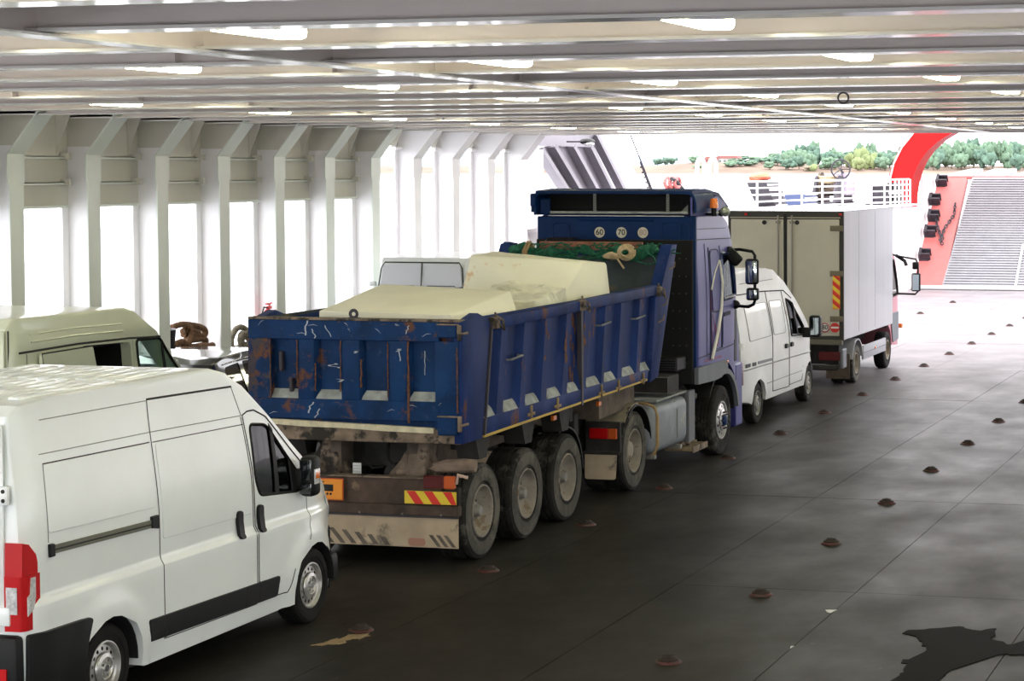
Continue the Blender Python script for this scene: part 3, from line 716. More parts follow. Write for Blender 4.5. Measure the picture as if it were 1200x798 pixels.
mk('housing', dark_iron, g, lambda b: prism(b, [(-1.25, .86), (.35, .86), (1.35, 0), (.1, 0), (-.6, .4)], -.3, .3, 'x'))
for k in range(5): mk('louvre', ship_white, g, lambda b: box(b, .30, .36, -1.1 + k * .25, .2 + k * .22, .74 - k * .16, .79 - k * .16))
mk('cap', mat('faded_orange_red', (.75, .16, .08), .6), g, lambda b: blob(b, (0, -.8, 1.0), (.3, .7, .14), 2, .4, 2, 3))
g = thing('gear_locker', 'low dark blue slatted locker behind the railing, between ventilator and winch', 'locker', (-17.05, 67.0, 3.04))
mk('box', mat('locker_dark_blue', (.05, .07, .16), .6), g, lambda b: bbox(b, -.3, .3, -1.0, .9, .02, .48, .03))
for k in range(4): mk('slat', ship_white, g, lambda b: box(b, .30, .34, -.95 + .1 * k, .85, .10 + k * .1, .125 + k * .1))
g = thing('vent_pipes', 'pair of tall white gooseneck vent pipes standing on the port walkway', 'pipe', (-17.0, 55.8, 3.04))
for dy in (0, 1.15):
    mk('pipe', ship_white, g, lambda b: tube(b, [(0, dy - .33, 0), (0, dy - .33, 1.3)] + [(0, dy - .33 * math.cos(a), 1.3 + .22 * math.sin(a)) for a in [k * PI / 6 for k in range(1, 6)]] + [(0, dy + .33, 1.3), (0, dy + .33, 0)], .06, 8))
g = thing('hose_reel', 'red and grey hose gear on the walkway just right of the slanted white plate', 'hose', (-17.1, 53.6, 3.045))
mk('stand', ship_white, g, lambda b: box(b, -.1, .1, -.3, .5, 0, .72))
mk('hose_coil', mat('faded_red_hose', (.55, .16, .15), .7), g, lambda b: [tube(b, [(.1 * q, .25 * math.cos(a) + .1 * q, .88 + .13 * math.sin(a)) for a in [k * PI / 6 for k in range(12)]], .05, 6, True) for q in range(-1, 2)])
mk('nozzle', dark_iron, g, lambda b: tube(b, [(.1, -.4, .98), (.1, -.1, .95), (.1, .6, .7)], .05, 6))
g = thing('mooring_post', 'dark twin mooring bitts at the foot of the red arch behind the rail', 'bollard', (-15.65, 72.4, 3.045))
for d in (-.5, .5): mk('bitt', dark_iron, g, lambda b: (cyl(b, (0, d, 0), (0, d, .6), .22, 14), cyl(b, (0, d, .6), (0, d, .66), .27, 14)))
mk('base_plate', dark_iron, g, lambda b: box(b, -.3, .3, -.9, .9, 0, .06))
g = thing('rail_lifebox', 'black fender block standing at the right end of the railing, under the arch', 'box', (-15.45, 74.0, 3.04))
mk('block', black_plastic, g, lambda b: bbox(b, -.2, .2, -.35, .35, 0, .75, .04)); mk('strap', ship_white, g, lambda b: bbox(b, -.21, .21, -.36, .36, .35, .42, .01))

# deck lashing sockets ------------------------------------------------
def pot_proto():
    t = thing('lashing_socket', '', 'deck fitting', (0, 0, 0), 'raised lashing sockets on the deck')
    mk('socket_base', pot_red, t, lambda b: lathe(b, [(0, .001), (0, .12), (.012, .115), (.022, .095), (.022, .001)], (0, 0, 0.001), 16, 'z'))
    mk('socket_cap', pot_dark, t, lambda b: (lathe(b, [(.02, .001), (.02, .095), (.035, .09), (.05, .06), (.062, .05), (.062, .025), (.045, .02), (.045, .001)], (0, 0, 0), 14, 'z'), box(b, -.05, .05, -.010, .010, .045, .066)))
    return t
pot0 = pot_proto(); first = True
def pot(x, y, lab):
    global first
    t = pot0 if first else copytree(pot0); first = False; t.location = (x, y, .002); t.rotation_euler = (0, 0, random.uniform(0, 3)); t['label'] = lab
near = ['beside the white van front wheel', 'beside the rearmost trailer axle', 'beside the foremost trailer axle', 'beside the tractor drive wheel', 'beside the tractor front wheel',
        'beside the blue cab step', 'beside the white van rear wheel behind the truck', 'beside the middle of the older white van', 'beside the older white van front wheel', 'right of the box truck rear wheel', 'right of the box truck side guard', 'right of the box truck front wheel', 'just ahead of the box truck', 'second ahead of the box truck', 'furthest of the left row on the pale deck']
for k in range(15): pot(-8.88, 18.28 + 3.047 * k, 'rusty lashing socket on the deck, ' + near[k])
rowa = ['red-rimmed and nearest the camera', 'second from the camera', 'third from the camera', 'fourth from the camera', 'fifth from the camera', 'sixth from the camera', 'seventh from the camera', 'eighth from the camera, at the right picture edge']
for k in range(8): pot(-5.70, 17.70 + 3.045 * k, 'lashing socket in the open deck row, ' + rowa[k])
for k in range(8, 17): pot(-5.70, 17.70 + 3.045 * k, 'lashing socket far up the open deck row, beyond the right picture edge')
pot(-12.2, 62.2, 'reddish lashing socket on the pale bow deck ahead of the box truck cab'); pot(-12.2, 67.6, 'reddish lashing socket on the pale bow deck nearest the ramp hinge')
# marks on the deck
def splat(name, pts, m, label, cat, z=.006, rnd=.3):
    poly = roundpoly(pts, rnd, 3); rr = random.Random(5); poly = [(x + rr.uniform(-.03, .03), y + rr.uniform(-.05, .05)) for x, y in poly]
    bm = BM(); prism(bm, poly, z - .006, z, 'z'); return tag(obj(name, bm, m, None, 0), label, cat)
splat('oil_stain', [(-4.0, 19.4), (-3.75, 19.1), (-3.6, 18.75), (-3.72, 18.2), (-3.62, 17.75), (-3.75, 17.3), (-3.9, 17.0), (-3.3, 17.1), (-3.25, 17.9), (-3.0, 18.55), (-2.85, 18.7), (-2.6, 18.6), (-2.3, 19.0), (-2.1, 20.3), (-2.3, 20.5), (-2.6, 19.7), (-2.9, 19.05), (-3.1, 19.25), (-3.15, 19.75), (-3.3, 19.5), (-3.45, 19.75), (-3.7, 19.55)], oil, 'black wet oil stain spread over the deck at the lower right', 'stain', .0075, .12)
splat('ochre_stain', [(-9.02, 17.55), (-8.98, 17.75), (-8.92, 17.9), (-8.90, 18.12), (-8.80, 18.05), (-8.76, 18.22), (-8.70, 18.1), (-8.74, 17.92), (-8.82, 17.88), (-8.80, 17.68), (-8.90, 17.62)], ochre, 'pale ochre spill on the deck just ahead of the white van front wheel', 'stain', .0085, .05)
bm = BM(); prism(bm, [(-4.89, 20.16), (-4.78, 20.19), (-4.81, 20.03), (-4.85, 20.06)], .006, .009, 'z'); tag(obj('paper_scrap', bm, sign_white, None, 0), 'small white paper scrap lying on the open deck', 'litter')
bm = BM(); prism(bm, [(-4.82, 18.55), (-4.79, 18.56), (-4.80, 18.45)], .006, .008, 'z'); tag(obj('paper_scrap', bm, sign_white, None, 0), 'tiny white fleck on the deck nearer the camera than the paper scrap', 'litter')

# sea, shore and what grows on it ---------------------------------------
seam_ = mat('sea_water', (.52, .56, .58), .22, spec=.5, bump=.3, bscale=.05)
bm = BM(); vs = [bm.verts.new(p) for p in ((-9000, -3000, -1.5), (9000, -3000, -1.5), (9000, 15000, -1.5), (-9000, 15000, -1.5))]; bm.faces.new(vs)
sea = struct('sea', bm, seam_, None, 0)
land_m = mat('dry_shore', (.19, .135, .10), .95, var=.3, vscale=.02, col2=(.17, .12, .10), thr=.55, tscale=.03)
bm = BM(); t = bmesh.new(); NXg, NYg = 90, 8
def land_z(x, y):
    u = (y - 2050) / 120.
    h = -1.9 + 4.6 * min(1, max(0, u * 2.2)) + 3.5 * min(1, max(0, u - .4))
    q = math.exp(-((x + 640) / 60.) ** 2) * 7.0
    return h + q * min(1, max(0, u * 1.5)) + noise.noise(Vector((x * .02, y * .02, 0))) * .8
gv = [[bm.verts.new((-1500 + 1700 * i / NXg, 2040 + 330 * j / NYg + 12 * noise.noise(Vector((i * .3, 0, 0))), land_z(-1500 + 1700 * i / NXg, 2040 + 330 * j / NYg))) for i in range(NXg + 1)] for j in range(NYg + 1)]
for j in range(NYg):
    for i in range(NXg): bm.faces.new([gv[j][i], gv[j][i + 1], gv[j + 1][i + 1], gv[j + 1][i]])
t.free(); shore = struct('shore', bm, land_m, None, 60)
hill_m = mat('hazy_far_hill', (.24, .31, .37), .95, var=.1, vscale=.004)  # aerial haze mixed into the hill's blue-grey colour
bm = BM()
for (cx, hx, hz) in ((-1330, 110, 30), (-1230, 90, 23), (-1120, 80, 18), (-1500, 160, 38), (-1700, 200, 45)):
    blob(bm, (cx, 3900, -2), (hx, 100, hz), 3, .12, 2, cx)
hills = struct('hills', bm, hill_m, None, 60)
def tree_mesh(kind, seed):
    r = random.Random(seed); bm = BM()
    n = 17
    for i in range(n):
        a = r.uniform(0, 2 * PI); d = r.uniform(.1, .62); z = r.uniform(.32, .82)
        s = r.uniform(.16, .29) * (1.15 - abs(z - .5))
        blob(bm, (d * math.cos(a) * .8, d * math.sin(a) * .8, z), (s, s, s * (.75 if kind != 2 else 1.1)), 2, .55, 3.2, seed * 13 + i)
    return bm
protos = {}
def tree(x, y, z, w, h, kind, label, grp):
    key = (kind, (int(x) % 3))
    if key not in protos:
        t = thing('tree', label, 'tree', (x, y, z), grp)
        obj('crown', tree_mesh(kind, kind * 3 + key[1] + 1), leaf[kind], t, 60)
        mk('trunk', bark, t, lambda b: tube(b, [(0, 0, 0), (.01, 0, .35), (.0, 0, .5)], [.05, .035, .02], 6))
        protos[key] = t
    else:
        t = copytree(protos[key]); t['label'] = label; t['group'] = grp
    t.location = (x, y, z); t.scale = (w, w, h); t.rotation_euler = (0, 0, random.uniform(0, 6))
LB = ('deep green bushy tree in the wood on the far shore', 'mid green rounded tree in the wood on the far shore', 'yellow-green autumn tree standing in the far wood', 'bare brownish thin tree on the far shore')
GR = ('deep green shore trees', 'mid green shore trees', 'yellow-green shore trees', 'brownish shore trees')
R0 = random.Random(11)
# silhouette of the wood: (ratio x/y, height of tree top in metres at 2100 m)
prof = [(-.289, 8), (-.283, 11), (-.277, 14), (-.271, 16), (-.265, 19), (-.259, 22), (-.253, 26), (-.247, 27), (-.241, 22), (-.235, 20), (-.229, 21), (-.223, 27), (-.217, 22), (-.211, 21), (-.205, 25), (-.199, 27), (-.193, 28),
        (-.187, 27), (-.181, 26), (-.175, 29), (-.169, 31), (-.163, 30), (-.157, 29), (-.151, 28), (-.145, 26), (-.139, 25), (-.133, 24), (-.127, 25), (-.121, 22), (-.1, 24), (-.09, 23), (-.08, 22)]
for q, (rt_, hh) in enumerate(prof):
    for row in range(4):
        y = 2110 + row * 42 + R0.uniform(-15, 15); x = (rt_ + R0.uniform(-.003, .003)) * y
        z = land_z(x, y); k = R0.choice((0, 0, 1, 1))
        if -.232 < rt_ < -.222 and row < 2: k = 2
        if -.222 < rt_ < -.216: k = 3 if row == 3 else 1
        f = (.55, .75, .92, 1.0)[row]; h = max(5, (hh - z - .5) * f * R0.uniform(.95, 1.12) * 1.25); w = R0.uniform(8.5, 12)
        tree(x, y, z - h * .12, w * 1.15, h * 1.15, k, LB[k], GR[k])
for rt_, h, k, y in ((-.3265, 9, 0, 2180), (-.3225, 10, 0, 2180), (-.319, 9, 0, 2185), (-.3085, 9, 1, 2120), (-.3055, 8, 1, 2150), (-.3065, 4, 1, 2085), (-.3005, 7, 0, 2160), (-.248, 9, 2, 2085), (-.2515, 7, 3, 2085), (-.2905, 6, 1, 2100)):
    x = rt_ * y; tree(x, y, land_z(x, y) - 1, 9, h, k, LB[k].replace('in the wood', 'standing alone').replace('standing in the far wood', 'standing alone by the far shore').replace('thin tree on', 'low bush at the foot of the wood on'), 'single ' + GR[k])
# house on the shore
hs = thing('house', 'long pink-roofed white house on the far shore left of the wood', 'house', (-.2955 * 2140, 2140, 5.0))
hp = mat('house_pale_wall', (.50, .46, .45), .8); hk = mat('house_pink_wall', (.34, .17, .16), .8); hr = mat('house_red_roof', (.28, .11, .10), .8)
mk('wall', hp, hs, lambda b: (box(b, -2, 20, 0, 14, 0, 9.5))); mk('wall', hk, hs, lambda b: box(b, -18, -2, -2, 12, 0, 7.5))
mk('roof', hr, hs, lambda b: (prism(b, [(-20, 7.5), (0, 7.5), (-3, 11.0), (-13, 11.0)], -3, 13, 'y')))
mk('roof', hr, hs, lambda b: (prism(b, [(-3, 9.5), (21, 9.5), (19.5, 12.4), (-1, 12.4)], -1, 15, 'y')))
for j in range(2):
    for i in range(4): mk('window', dark_glass, hs, lambda b: box(b, 0 + i * 5, 2.6 + i * 5, -.15, .1, 1.4 + j * 4.2, 3.6 + j * 4.2))
for i in range(3): mk('window', dark_glass, hs, lambda b: box(b, -16 + i * 5, -14 + i * 5, -2.15, -1.9, 2.5, 4.8))
# ================================================================== VEHICLES
def sstep(a, b, x):
    t = min(1, max(0, (x - a) / (b - a))); return t * t * (3 - 2 * t)
def simple(name, m, parent, x0, x1, y0, y1, z0, z1, b=.01):
    bm = BM(); bbox(bm, x0, x1, y0, y1, z0, z1, b); return obj(name, bm, m, parent)
def mirror(parent, x, y, z, w, h, m=black_plastic, arm=.18, s=1):
    o = mk('door_mirror', m, parent, lambda b: (bbox(b, x, x + s * w, y - .07, y + .09, z, z + h, .04, 3), bbox(b, x - s * arm, x + .02 * s, y - .02, y + .06, z + h * .25, z + h * .5, .02)))
    bm = BM(); box(bm, x + s * .02, x + s * (w - .02), y - .076, y - .070, z + .03, z + h - .03); obj('mirror_glass', bm, mirror_glass, o)
    return o

# ---------------- white panel van, nearest ---------------------------------
v1 = thing('panel_van', 'white high-roof panel van with black lower trim, nearest the camera at bottom left', 'van', (-10.49, 14.0, 0))
def w1(y, z):
    w = 1.005
    w -= .125 * sstep(1.35, 2.6, z) * .9                       # tumblehome
    w += .034 * sstep(1.10, 1.03, z)                           # shoulder crease
    w -= .03 * sstep(.55, .2, z)
    for yc in (1.05, 4.52):
        d = math.hypot(y - yc, z - .36); w += .028 * (sstep(.60, .54, d))
    w -= .05 * sstep(.14, 0, y)
    w -= .34 * max(0, (y - 4.35) / 1.05) ** 2.2 + .04 * sstep(3.6, 4.6, y) * sstep(1.2, 1.8, z)
    return w
out1 = [(.02, .30), (.30, .28)] + arch(1.05, .36, .44, .28) + [(1.62, .26), (3.9, .26)] + arch(4.52, .36, .44, .26) + \
       [(5.10, .24), (5.38, .32), (5.42, .60), (5.40, .86), (5.30, 1.05), (4.95, 1.26), (4.52, 1.47), (3.82, 2.05), (3.40, 2.36), (3.14, 2.50), (2.88, 2.56), (.45, 2.56), (.12, 2.53), (.03, 2.46), (-.01, 1.5), (-.01, .8)]
win1 = roundpoly([(3.45, 2.01), (3.76, 1.97), (4.32, 1.42), (4.28, 1.29), (3.52, 1.36), (3.45, 1.52)], .07)
inner = BM(); prism(inner, [(2.9, .55), (4.2, .55), (4.3, 1.42), (3.74, 1.98), (3.3, 2.32), (2.9, 2.38)], -.90, .90)
wc = BM(); prism(wc, win1, -1.3, 1.3)
ws_ = BM(); vs = [ws_.verts.new(p) for p in ((-.8, 4.54, 1.40), (.8, 4.54, 1.40), (.68, 3.63, 2.10), (-.68, 3.63, 2.10), (-.8, 4.78, 1.7), (.8, 4.78, 1.7), (.68, 3.95, 2.4), (-.68, 3.95, 2.4))]
for f in ((0, 1, 2, 3), (7, 6, 5, 4), (0, 4, 5, 1), (1, 5, 6, 2), (2, 6, 7, 3), (3, 7, 4, 0)): ws_.faces.new([vs[q] for q in f])
for v in ws_.verts: v.co.y -= .12; v.co.z -= .06
wells = BM()
for yc in (1.05, 4.52):
    for s in (-1, 1): prism(wells, arch(yc, .36, .43, .10) , s * .70, s * .99)
body('body', out1, 1.0, w1, white_paint, v1, .13, .7, [inner, wc, ws_], .08, None, (1.03, 1.065, 1.10))
liners(v1, (1.05, 4.52), .36, .437, 1.012)
def bend_plate(nm, poly, m, off=.001, th=.006, side=1, rnd=.03, par=None): return plate(nm, poly, w1, off, th, m, par or v1, side, .15, .004, rnd)
# side panels
bend_plate('rear_side_panel', [(.33, 2.06), (1.78, 2.04), (1.79, 1.52), (.30, 1.55)], white_paint)
bend_plate('sliding_door_panel', [(1.89, 2.03), (3.32, 2.01), (3.36, 1.22), (1.89, 1.24)], white_paint)
seam('panel_line', [(.33, 2.07), (1.81, 2.05)], w1, dark_gap, v1, .005, .002); seam('panel_line', [(.30, 2.145), (1.84, 2.13), (3.32, 2.10)], w1, light_gap, v1, .004, .001)
seam('panel_line', [(.33, 2.07), (.29, 1.48)], w1, light_gap, v1, .004, .002)
seam('panel_line', [(1.86, 2.045), (3.34, 2.02)], w1, dark_gap, v1, .004, .001)
seam('door_gap', [(1.84, 2.40), (1.84, 1.2), (1.85, .42), (3.40, .40), (3.40, 1.1), (3.38, 1.6), (3.32, 2.09)], w1, dark_gap, v1, .004, .002)
seam('door_gap', [(1.84, 2.40), (3.21, 2.37)], w1, dark_gap, v1, .009, .002)
seam('door_gap', [(3.33, 2.10), (3.21, 2.37)], w1, light_gap, v1, .004, .002)
seam('roof_line', [(.35, 2.40), (1.84, 2.39)], w1, light_gap, v1, .004, .001)
seam('door_gap', [(3.35, 2.10), (3.44, 2.125), (3.56, 2.125), (3.76, 2.045), (4.42, 1.50)], w1, dark_gap, v1, .007, .003)
seam('door_gap', [(3.35, 2.10), (3.41, 1.62), (3.43, 1.1), (3.43, .42), (3.95, .40), (4.06, .6)], w1, dark_gap, v1, .005, .002)
seam('door_gap', [(4.40, 1.30), (4.42, 1.0), (4.36, .82)], w1, light_gap, v1, .004, .002)
for s in (1, -1):
    bend_plate('side_window', win1, tint_glass, -.012, .003, s, 0)
    bend_plate('window_bar', [(3.80, 1.98), (3.86, 1.92), (3.88, 1.34), (3.80, 1.34)], black_plastic, 0, .008, s, 0)
    bend_plate('mirror_mount', [(4.10, 1.62), (4.30, 1.42), (4.26, 1.29), (4.12, 1.30)], black_plastic, 0, .012, s, 0)
    seam('window_rubber', win1, w1, black_plastic, v1, .014, .0, s, True)
bm = BM(); vs = [bm.verts.new(p) for p in ((-.80, 4.46, 1.485), (.80, 4.46, 1.485), (.70, 3.70, 2.10), (-.70, 3.70, 2.10))]; bm.faces.new(vs); obj('windscreen', bm, tint_glass, v1, 0)
bend_plate('side_trim', [(1.60, .625), (3.80, .585), (3.76, .40), (1.61, .44)], black_plastic, .002, .016, 1, .03)
seam('trim_gap', [(1.85, .62), (1.85, .43)], w1, dark_gap, v1, .004, .016); seam('trim_gap', [(3.18, .60), (3.18, .41)], w1, dark_gap, v1, .004, .016); seam('trim_gap', [(3.42, .60), (3.42, .41)], w1, dark_gap, v1, .004, .016)
bend_plate('door_rail', [(.33, 1.455), (1.74, 1.425), (1.74, 1.36), (.33, 1.39)], mat('rail_grey_green', (.16, .16, .12), .4, metal=.5), .002, .012, 1, 0)
seam('rail_groove', [(.33, 1.42), (1.74, 1.39)], w1, dark_gap, v1, .006, .014)
bend_plate('rail_end', [(.28, 1.47), (.34, 1.47), (.34, 1.37), (.28, 1.37)], black_plastic, .002, .025, 1, .01); bend_plate('rail_end', [(1.70, 1.455), (1.81, 1.455), (1.81, 1.34), (1.70, 1.36)], black_plastic, .002, .025, 1, .01)
for y in (3.13, 3.50): bend_plate('door_handle', [(y - .045, 1.28), (y + .045, 1.28), (y + .045, 1.03), (y - .045, 1.03)], black_plastic, .002, .03, 1, .04)
# rear bumper, lamps and doors
for s in (1, -1):
    bend_plate('bumper_corner', [(-.0, .84), (.74, .83), (.68, .70), (.62, .50), (.60, .30), (0, .30)], black_plastic, .001, .03, s, .03)
    o = mk('tail_lamp', red_lens, v1, lambda b: prism(b, roundpoly([(s * .845, -.05), (s * .985, -.045), (s * 1.012, .0), (s * 1.012, .17), (s * .96, .19), (s * .86, .03)], .015), .87, 1.28, 'z'))
    mk('lamp_top', red_lens, o, lambda b: (prism(b, [(-.05, 1.28), (.17, 1.28), (.13, 1.42), (.04, 1.51), (-.04, 1.53)], s * .86, s * 1.004, 'x')))
    mk('reversing_lens', clear_lens, o, lambda b: (prism(b, [(.0, .98), (.07, 1.02), (.10, 1.10), (.10, 1.26), (.045, 1.26), (.03, 1.14), (.0, 1.12)], s * 1.008, s * 1.018, 'x'), box(b, s * .87, s * .96, -.056, -.05, 1.0, 1.2)))
bm = BM(); bbox(bm, -.98, .98, -.10, .02, .30, .84, .04); obj('rear_bumper', bm, black_plastic, v1)
mk('bumper_reflector', red_lens, v1, lambda b: box(b, .80, .90, -.112, -.098, .50, .60)); mk('bumper_reflector', red_lens, v1, lambda b: box(b, -.90, -.80, -.112, -.098, .50, .60))
mk('rear_door', white_paint, v1, lambda b: bbox(b, .01, .84, -.030, -.005, .86, 2.40, .012)); mk('rear_door', white_paint, v1, lambda b: bbox(b, -.84, -.01, -.030, -.005, .86, 2.40, .012))
for s in (1, -1):
    d = [o for o in v1.children if o.name.startswith('rear_door')][0 if s > 0 else 1]
    mk('rear_window', dark_glass, d, lambda b: bbox(b, s * .10 if s > 0 else -.80, .80 if s > 0 else -.10, -.037, -.028, 1.42, 2.06, .004))
    for z in (1.88, .98): mk('hinge', white_paint, d, lambda b: bbox(b, s * .80, s * .90, -.062, -.025, z - .07, z + .07, .012))
    for z in (1.915, 1.845): mk('hinge_bolt', dark_gap, d, lambda b: disc(b, (s * .865, -.064, z), .016, 'y', 8, .006))
# roof ribs
for k in range(9):
    x = -.72 + k * .18
    mk('roof_rib', white_paint, v1, lambda b: bbox(b, x - .05, x + .05, 1.75, 2.74, 2.548, 2.571, .006)); mk('roof_rib', white_paint, v1, lambda b: (bbox(b, x - .05, x + .05, .3, 1.60, 2.548, 2.571, .006)))
mk('sill_step', white_paint, v1, lambda b: bbox(b, .94, .985, 1.62, 3.9, .24, .30, .01)); mk('underbody', chassis_black, v1, lambda b: box(b, -.85, .85, .2, 5.2, .22, .30))
mk('front_bumper', black_plastic, v1, lambda b: (bbox(b, -.82, .82, 5.15, 5.46, .22, .52, .06)))
def fb(b):
    pts = [(4.98, .20), (5.12, .52), (5.18, .70), (5.42, .62), (5.40, .20)]
    prism(b, pts, -.86, .86)
for s in (1, -1): plate('bumper_side', [(4.97, .24), (5.05, .55), (5.10, .78), (5.26, .80), (5.42, .62), (5.40, .24)], w1, .0, .02, black_plastic, v1, s)
for s in (1, -1): plate('headlamp', roundpoly([(5.0, 1.18), (5.34, .92), (5.30, .86), (5.02, 1.02)], .03), w1, .0, .012, clear_lens, v1, s)
mk('seat', seat_cloth, v1, lambda b: (bbox(b, .15, .68, 3.05, 3.25, .9, 1.75, .06), bbox(b, .15, .68, 3.2, 3.7, .8, .98, .06), bbox(b, .3, .55, 3.06, 3.2, 1.76, 1.95, .05)))
mk('seat', seat_cloth, v1, lambda b: (bbox(b, -.75, .0, 3.05, 3.25, .9, 1.75, .06), bbox(b, -.75, .0, 3.2, 3.7, .8, .98, .06)))
mk('dashboard', mat('dash_grey', (.04, .04, .045), .8), v1, lambda b: bbox(b, -.88, .88, 3.95, 4.25, .9, 1.38, .06))
mk('steering_wheel', black, v1, lambda b: tube(b, [(-.42 + .2 * math.cos(a), 3.8 + .08 * math.sin(a), 1.25 + .18 * math.sin(a)) for a in [k * PI / 10 for k in range(20)]], .018, 6, True))
m1 = mk('door_mirror', black_plastic, v1, lambda b: (bbox(b, 1.02, 1.175, 4.22, 4.40, 1.24, 1.62, .05, 3), bbox(b, .92, 1.06, 4.2, 4.3, 1.32, 1.50, .02)))
mk('mirror_glass', dark_glass, m1, lambda b: (bbox(b, 1.04, 1.155, 4.212, 4.222, 1.40, 1.59, .004), bbox(b, 1.04, 1.155, 4.212, 4.222, 1.27, 1.37, .004)))
mk('indicator', clear_lens, m1, lambda b: bbox(b, 1.16, 1.182, 4.25, 4.35, 1.36, 1.50, .005)); mk('indicator_lens', orange_lens, m1, lambda b: bbox(b, 1.165, 1.186, 4.26, 4.34, 1.41, 1.47, .005))
mk('door_mirror', black_plastic, v1, lambda b: (bbox(b, -1.30, -1.04, 4.22, 4.40, 1.27, 1.72, .06, 3), bbox(b, -1.1, -.94, 4.2, 4.3, 1.34, 1.58, .02)))
for y in (1.05, 4.52):
    for s in (1, -1): wheel(v1, s * .995, y, .355, .355, .225, 'car', s)

# ---------------- cream high-roof van with its side door open --------------
v2 = thing('panel_van', 'cream high-roof van with open side door, behind the nearest white van', 'van', (-14.40, 19.78, 0))
def w2(y, z):
    w = .98 - .10 * sstep(1.3, 2.2, z) - .05 * sstep(2.35, 2.7, z) - .03 * sstep(.5, .2, z) - .04 * sstep(.15, 0, y)
    w -= .35 * max(0, (y - 3.9) / 1.2) ** 2.2
    return w
out2 = [(.02, .34), (.5, .32)] + arch(1.0, .36, .43, .30) + [(1.6, .28), (3.6, .28)] + arch(4.15, .36, .43, .28) + \
       [(4.75, .30), (4.95, .45), (4.98, .85), (4.85, 1.08), (4.0, 1.38), (3.35, 1.84), (2.93, 2.30), (2.80, 2.40), (2.42, 2.66), (2.22, 2.71), (.10, 2.72), (.02, 2.62), (-.01, 1.4)]
win2 = roundpoly([(2.36, 2.33), (2.86, 2.32), (3.40, 1.72), (3.42, 1.38), (2.46, 1.40)], .06)
inner = BM(); prism(inner, [(.3, .5), (3.6, .5), (3.6, 1.35), (2.9, 2.28), (2.3, 2.36), (.3, 2.36)], -.84, .84)
wc = BM(); prism(wc, win2, -1.2, 1.2)
dc = BM(); prism(dc, roundpoly([(1.25, 2.345), (2.24, 2.315), (2.26, 2.0), (2.26, .5), (1.25, .5)], .07), .5, 1.3)
ws_ = BM(); vs = [ws_.verts.new(p) for p in ((-.78, 3.80, 1.35), (.78, 3.80, 1.35), (.66, 2.85, 2.27), (-.66, 2.85, 2.27), (-.78, 4.2, 1.6), (.78, 4.2, 1.6), (.66, 3.15, 2.55), (-.66, 3.15, 2.55))]
for f in ((0, 1, 2, 3), (7, 6, 5, 4), (0, 4, 5, 1), (1, 5, 6, 2), (2, 6, 7, 3), (3, 7, 4, 0)): ws_.faces.new([vs[q] for q in f])
for v in ws_.verts: v.co.y -= .17; v.co.z -= .08
body('body', out2, .98, w2, cream_paint, v2, .11, .7, [inner, wc, dc, ws_], .14)
liners(v2, (1.0, 4.15), .36, .425, .92)
mk('cargo_lining', deep_black, v2, lambda b: (box(b, -.82, -.80, .35, 2.28, .5, 2.32), box(b, -.83, .82, 2.27, 2.29, .5, 2.34), box(b, -.8, .8, .35, 2.27, 2.30, 2.32), box(b, -.8, .8, .35, 2.28, .5, .52)))
for k in range(4): mk('lining_rib', black, v2, lambda b: box(b, -.80, -.76, .9 + k * .35, .95 + k * .35, .5, 2.3))
plate('sliding_door', roundpoly([(.42, 2.33), (1.38, 2.34), (1.50, 1.9), (1.50, .45), (.50, .45)], .04), w2, .03, .04, cream_paint, v2)
seam('door_gap', [(.42, 2.33), (1.36, 2.34)], w2, dark_gap, v2, .008, .07); seam('door_gap', [(.42, 2.33), (.50, 1.9), (.50, .45)], w2, dark_gap, v2, .006, .07)
seam('gutter', [(.12, 2.36), (1.2, 2.375), (2.2, 2.36), (2.86, 2.33)], w2, dark_gap, v2, .012, .004)
seam('roof_crease', [(.35, 2.54), (1.2, 2.55), (2.1, 2.53)], w2, cream_paint, v2, .012, .0); seam('roof_crease', [(.35, 2.46), (1.2, 2.47), (2.1, 2.45)], w2, cream_paint, v2, .012, .0)
seam('rear_corner_gap', [(.25, 2.34), (.28, 1.4), (.28, .5)], w2, dark_gap, v2, .004, .002)
for s in (1, -1):
    seam('window_rubber', win2, w2, black_plastic, v2, .02, .0, s, True)
    plate('side_window', win2, w2, -.014, .003, clear_glass, v2, s)
    plate('window_bar', [(2.88, 2.30), (2.93, 2.25), (3.02, 1.40), (2.95, 1.40)], w2, 0, .012, black_plastic, v2, s)
plate('front_door_edge', [(2.28, 2.33), (2.31, 2.33), (2.33, 1.9), (2.30, 1.9)], w2, .0, .01, cream_paint, v2)
bm = BM(); vs = [bm.verts.new(p) for p in ((-.78, 4.0, 1.40), (.78, 4.0, 1.40), (.68, 2.92, 2.33), (-.68, 2.92, 2.33))]; bm.faces.new(vs); obj('windscreen', bm, clear_glass, v2, 0)
for s in (1, -1):
    mk('rear_door', cream_paint, v2, lambda b: bbox(b, min(s * .01, s * .80), max(s * .01, s * .80), -.035, -.005, .6, 2.60, .015))
    mk('rear_window', dark_glass, v2, lambda b: bbox(b, min(s * .10, s * .74), max(s * .10, s * .74), -.042, -.03, 1.45, 2.0, .01))
    mk('tail_lamp', red_lens, v2, lambda b: bbox(b, min(s * .86, s * .95), max(s * .86, s * .95), -.03, .06, .9, 1.5, .015))
    seam('door_rubber', [(.02, 2.6), (.02, .7)], lambda y, z: .82, dark_gap, v2, .010, .0, s)
mk('rear_bumper', black_plastic, v2, lambda b: bbox(b, -.95, .95, -.10, .03, .34, .58, .04)); mk('front_bumper', black_plastic, v2, lambda b: bbox(b, -.78, .78, 4.75, 5.02, .25, .6, .05))
mk('aerial', dark_iron, v2, lambda b: tube(b, [(-.2, 1.35, 2.72), (-.2, .98, 2.80), (-.2, .80, 2.86)], [.014, .008, .006], 5))
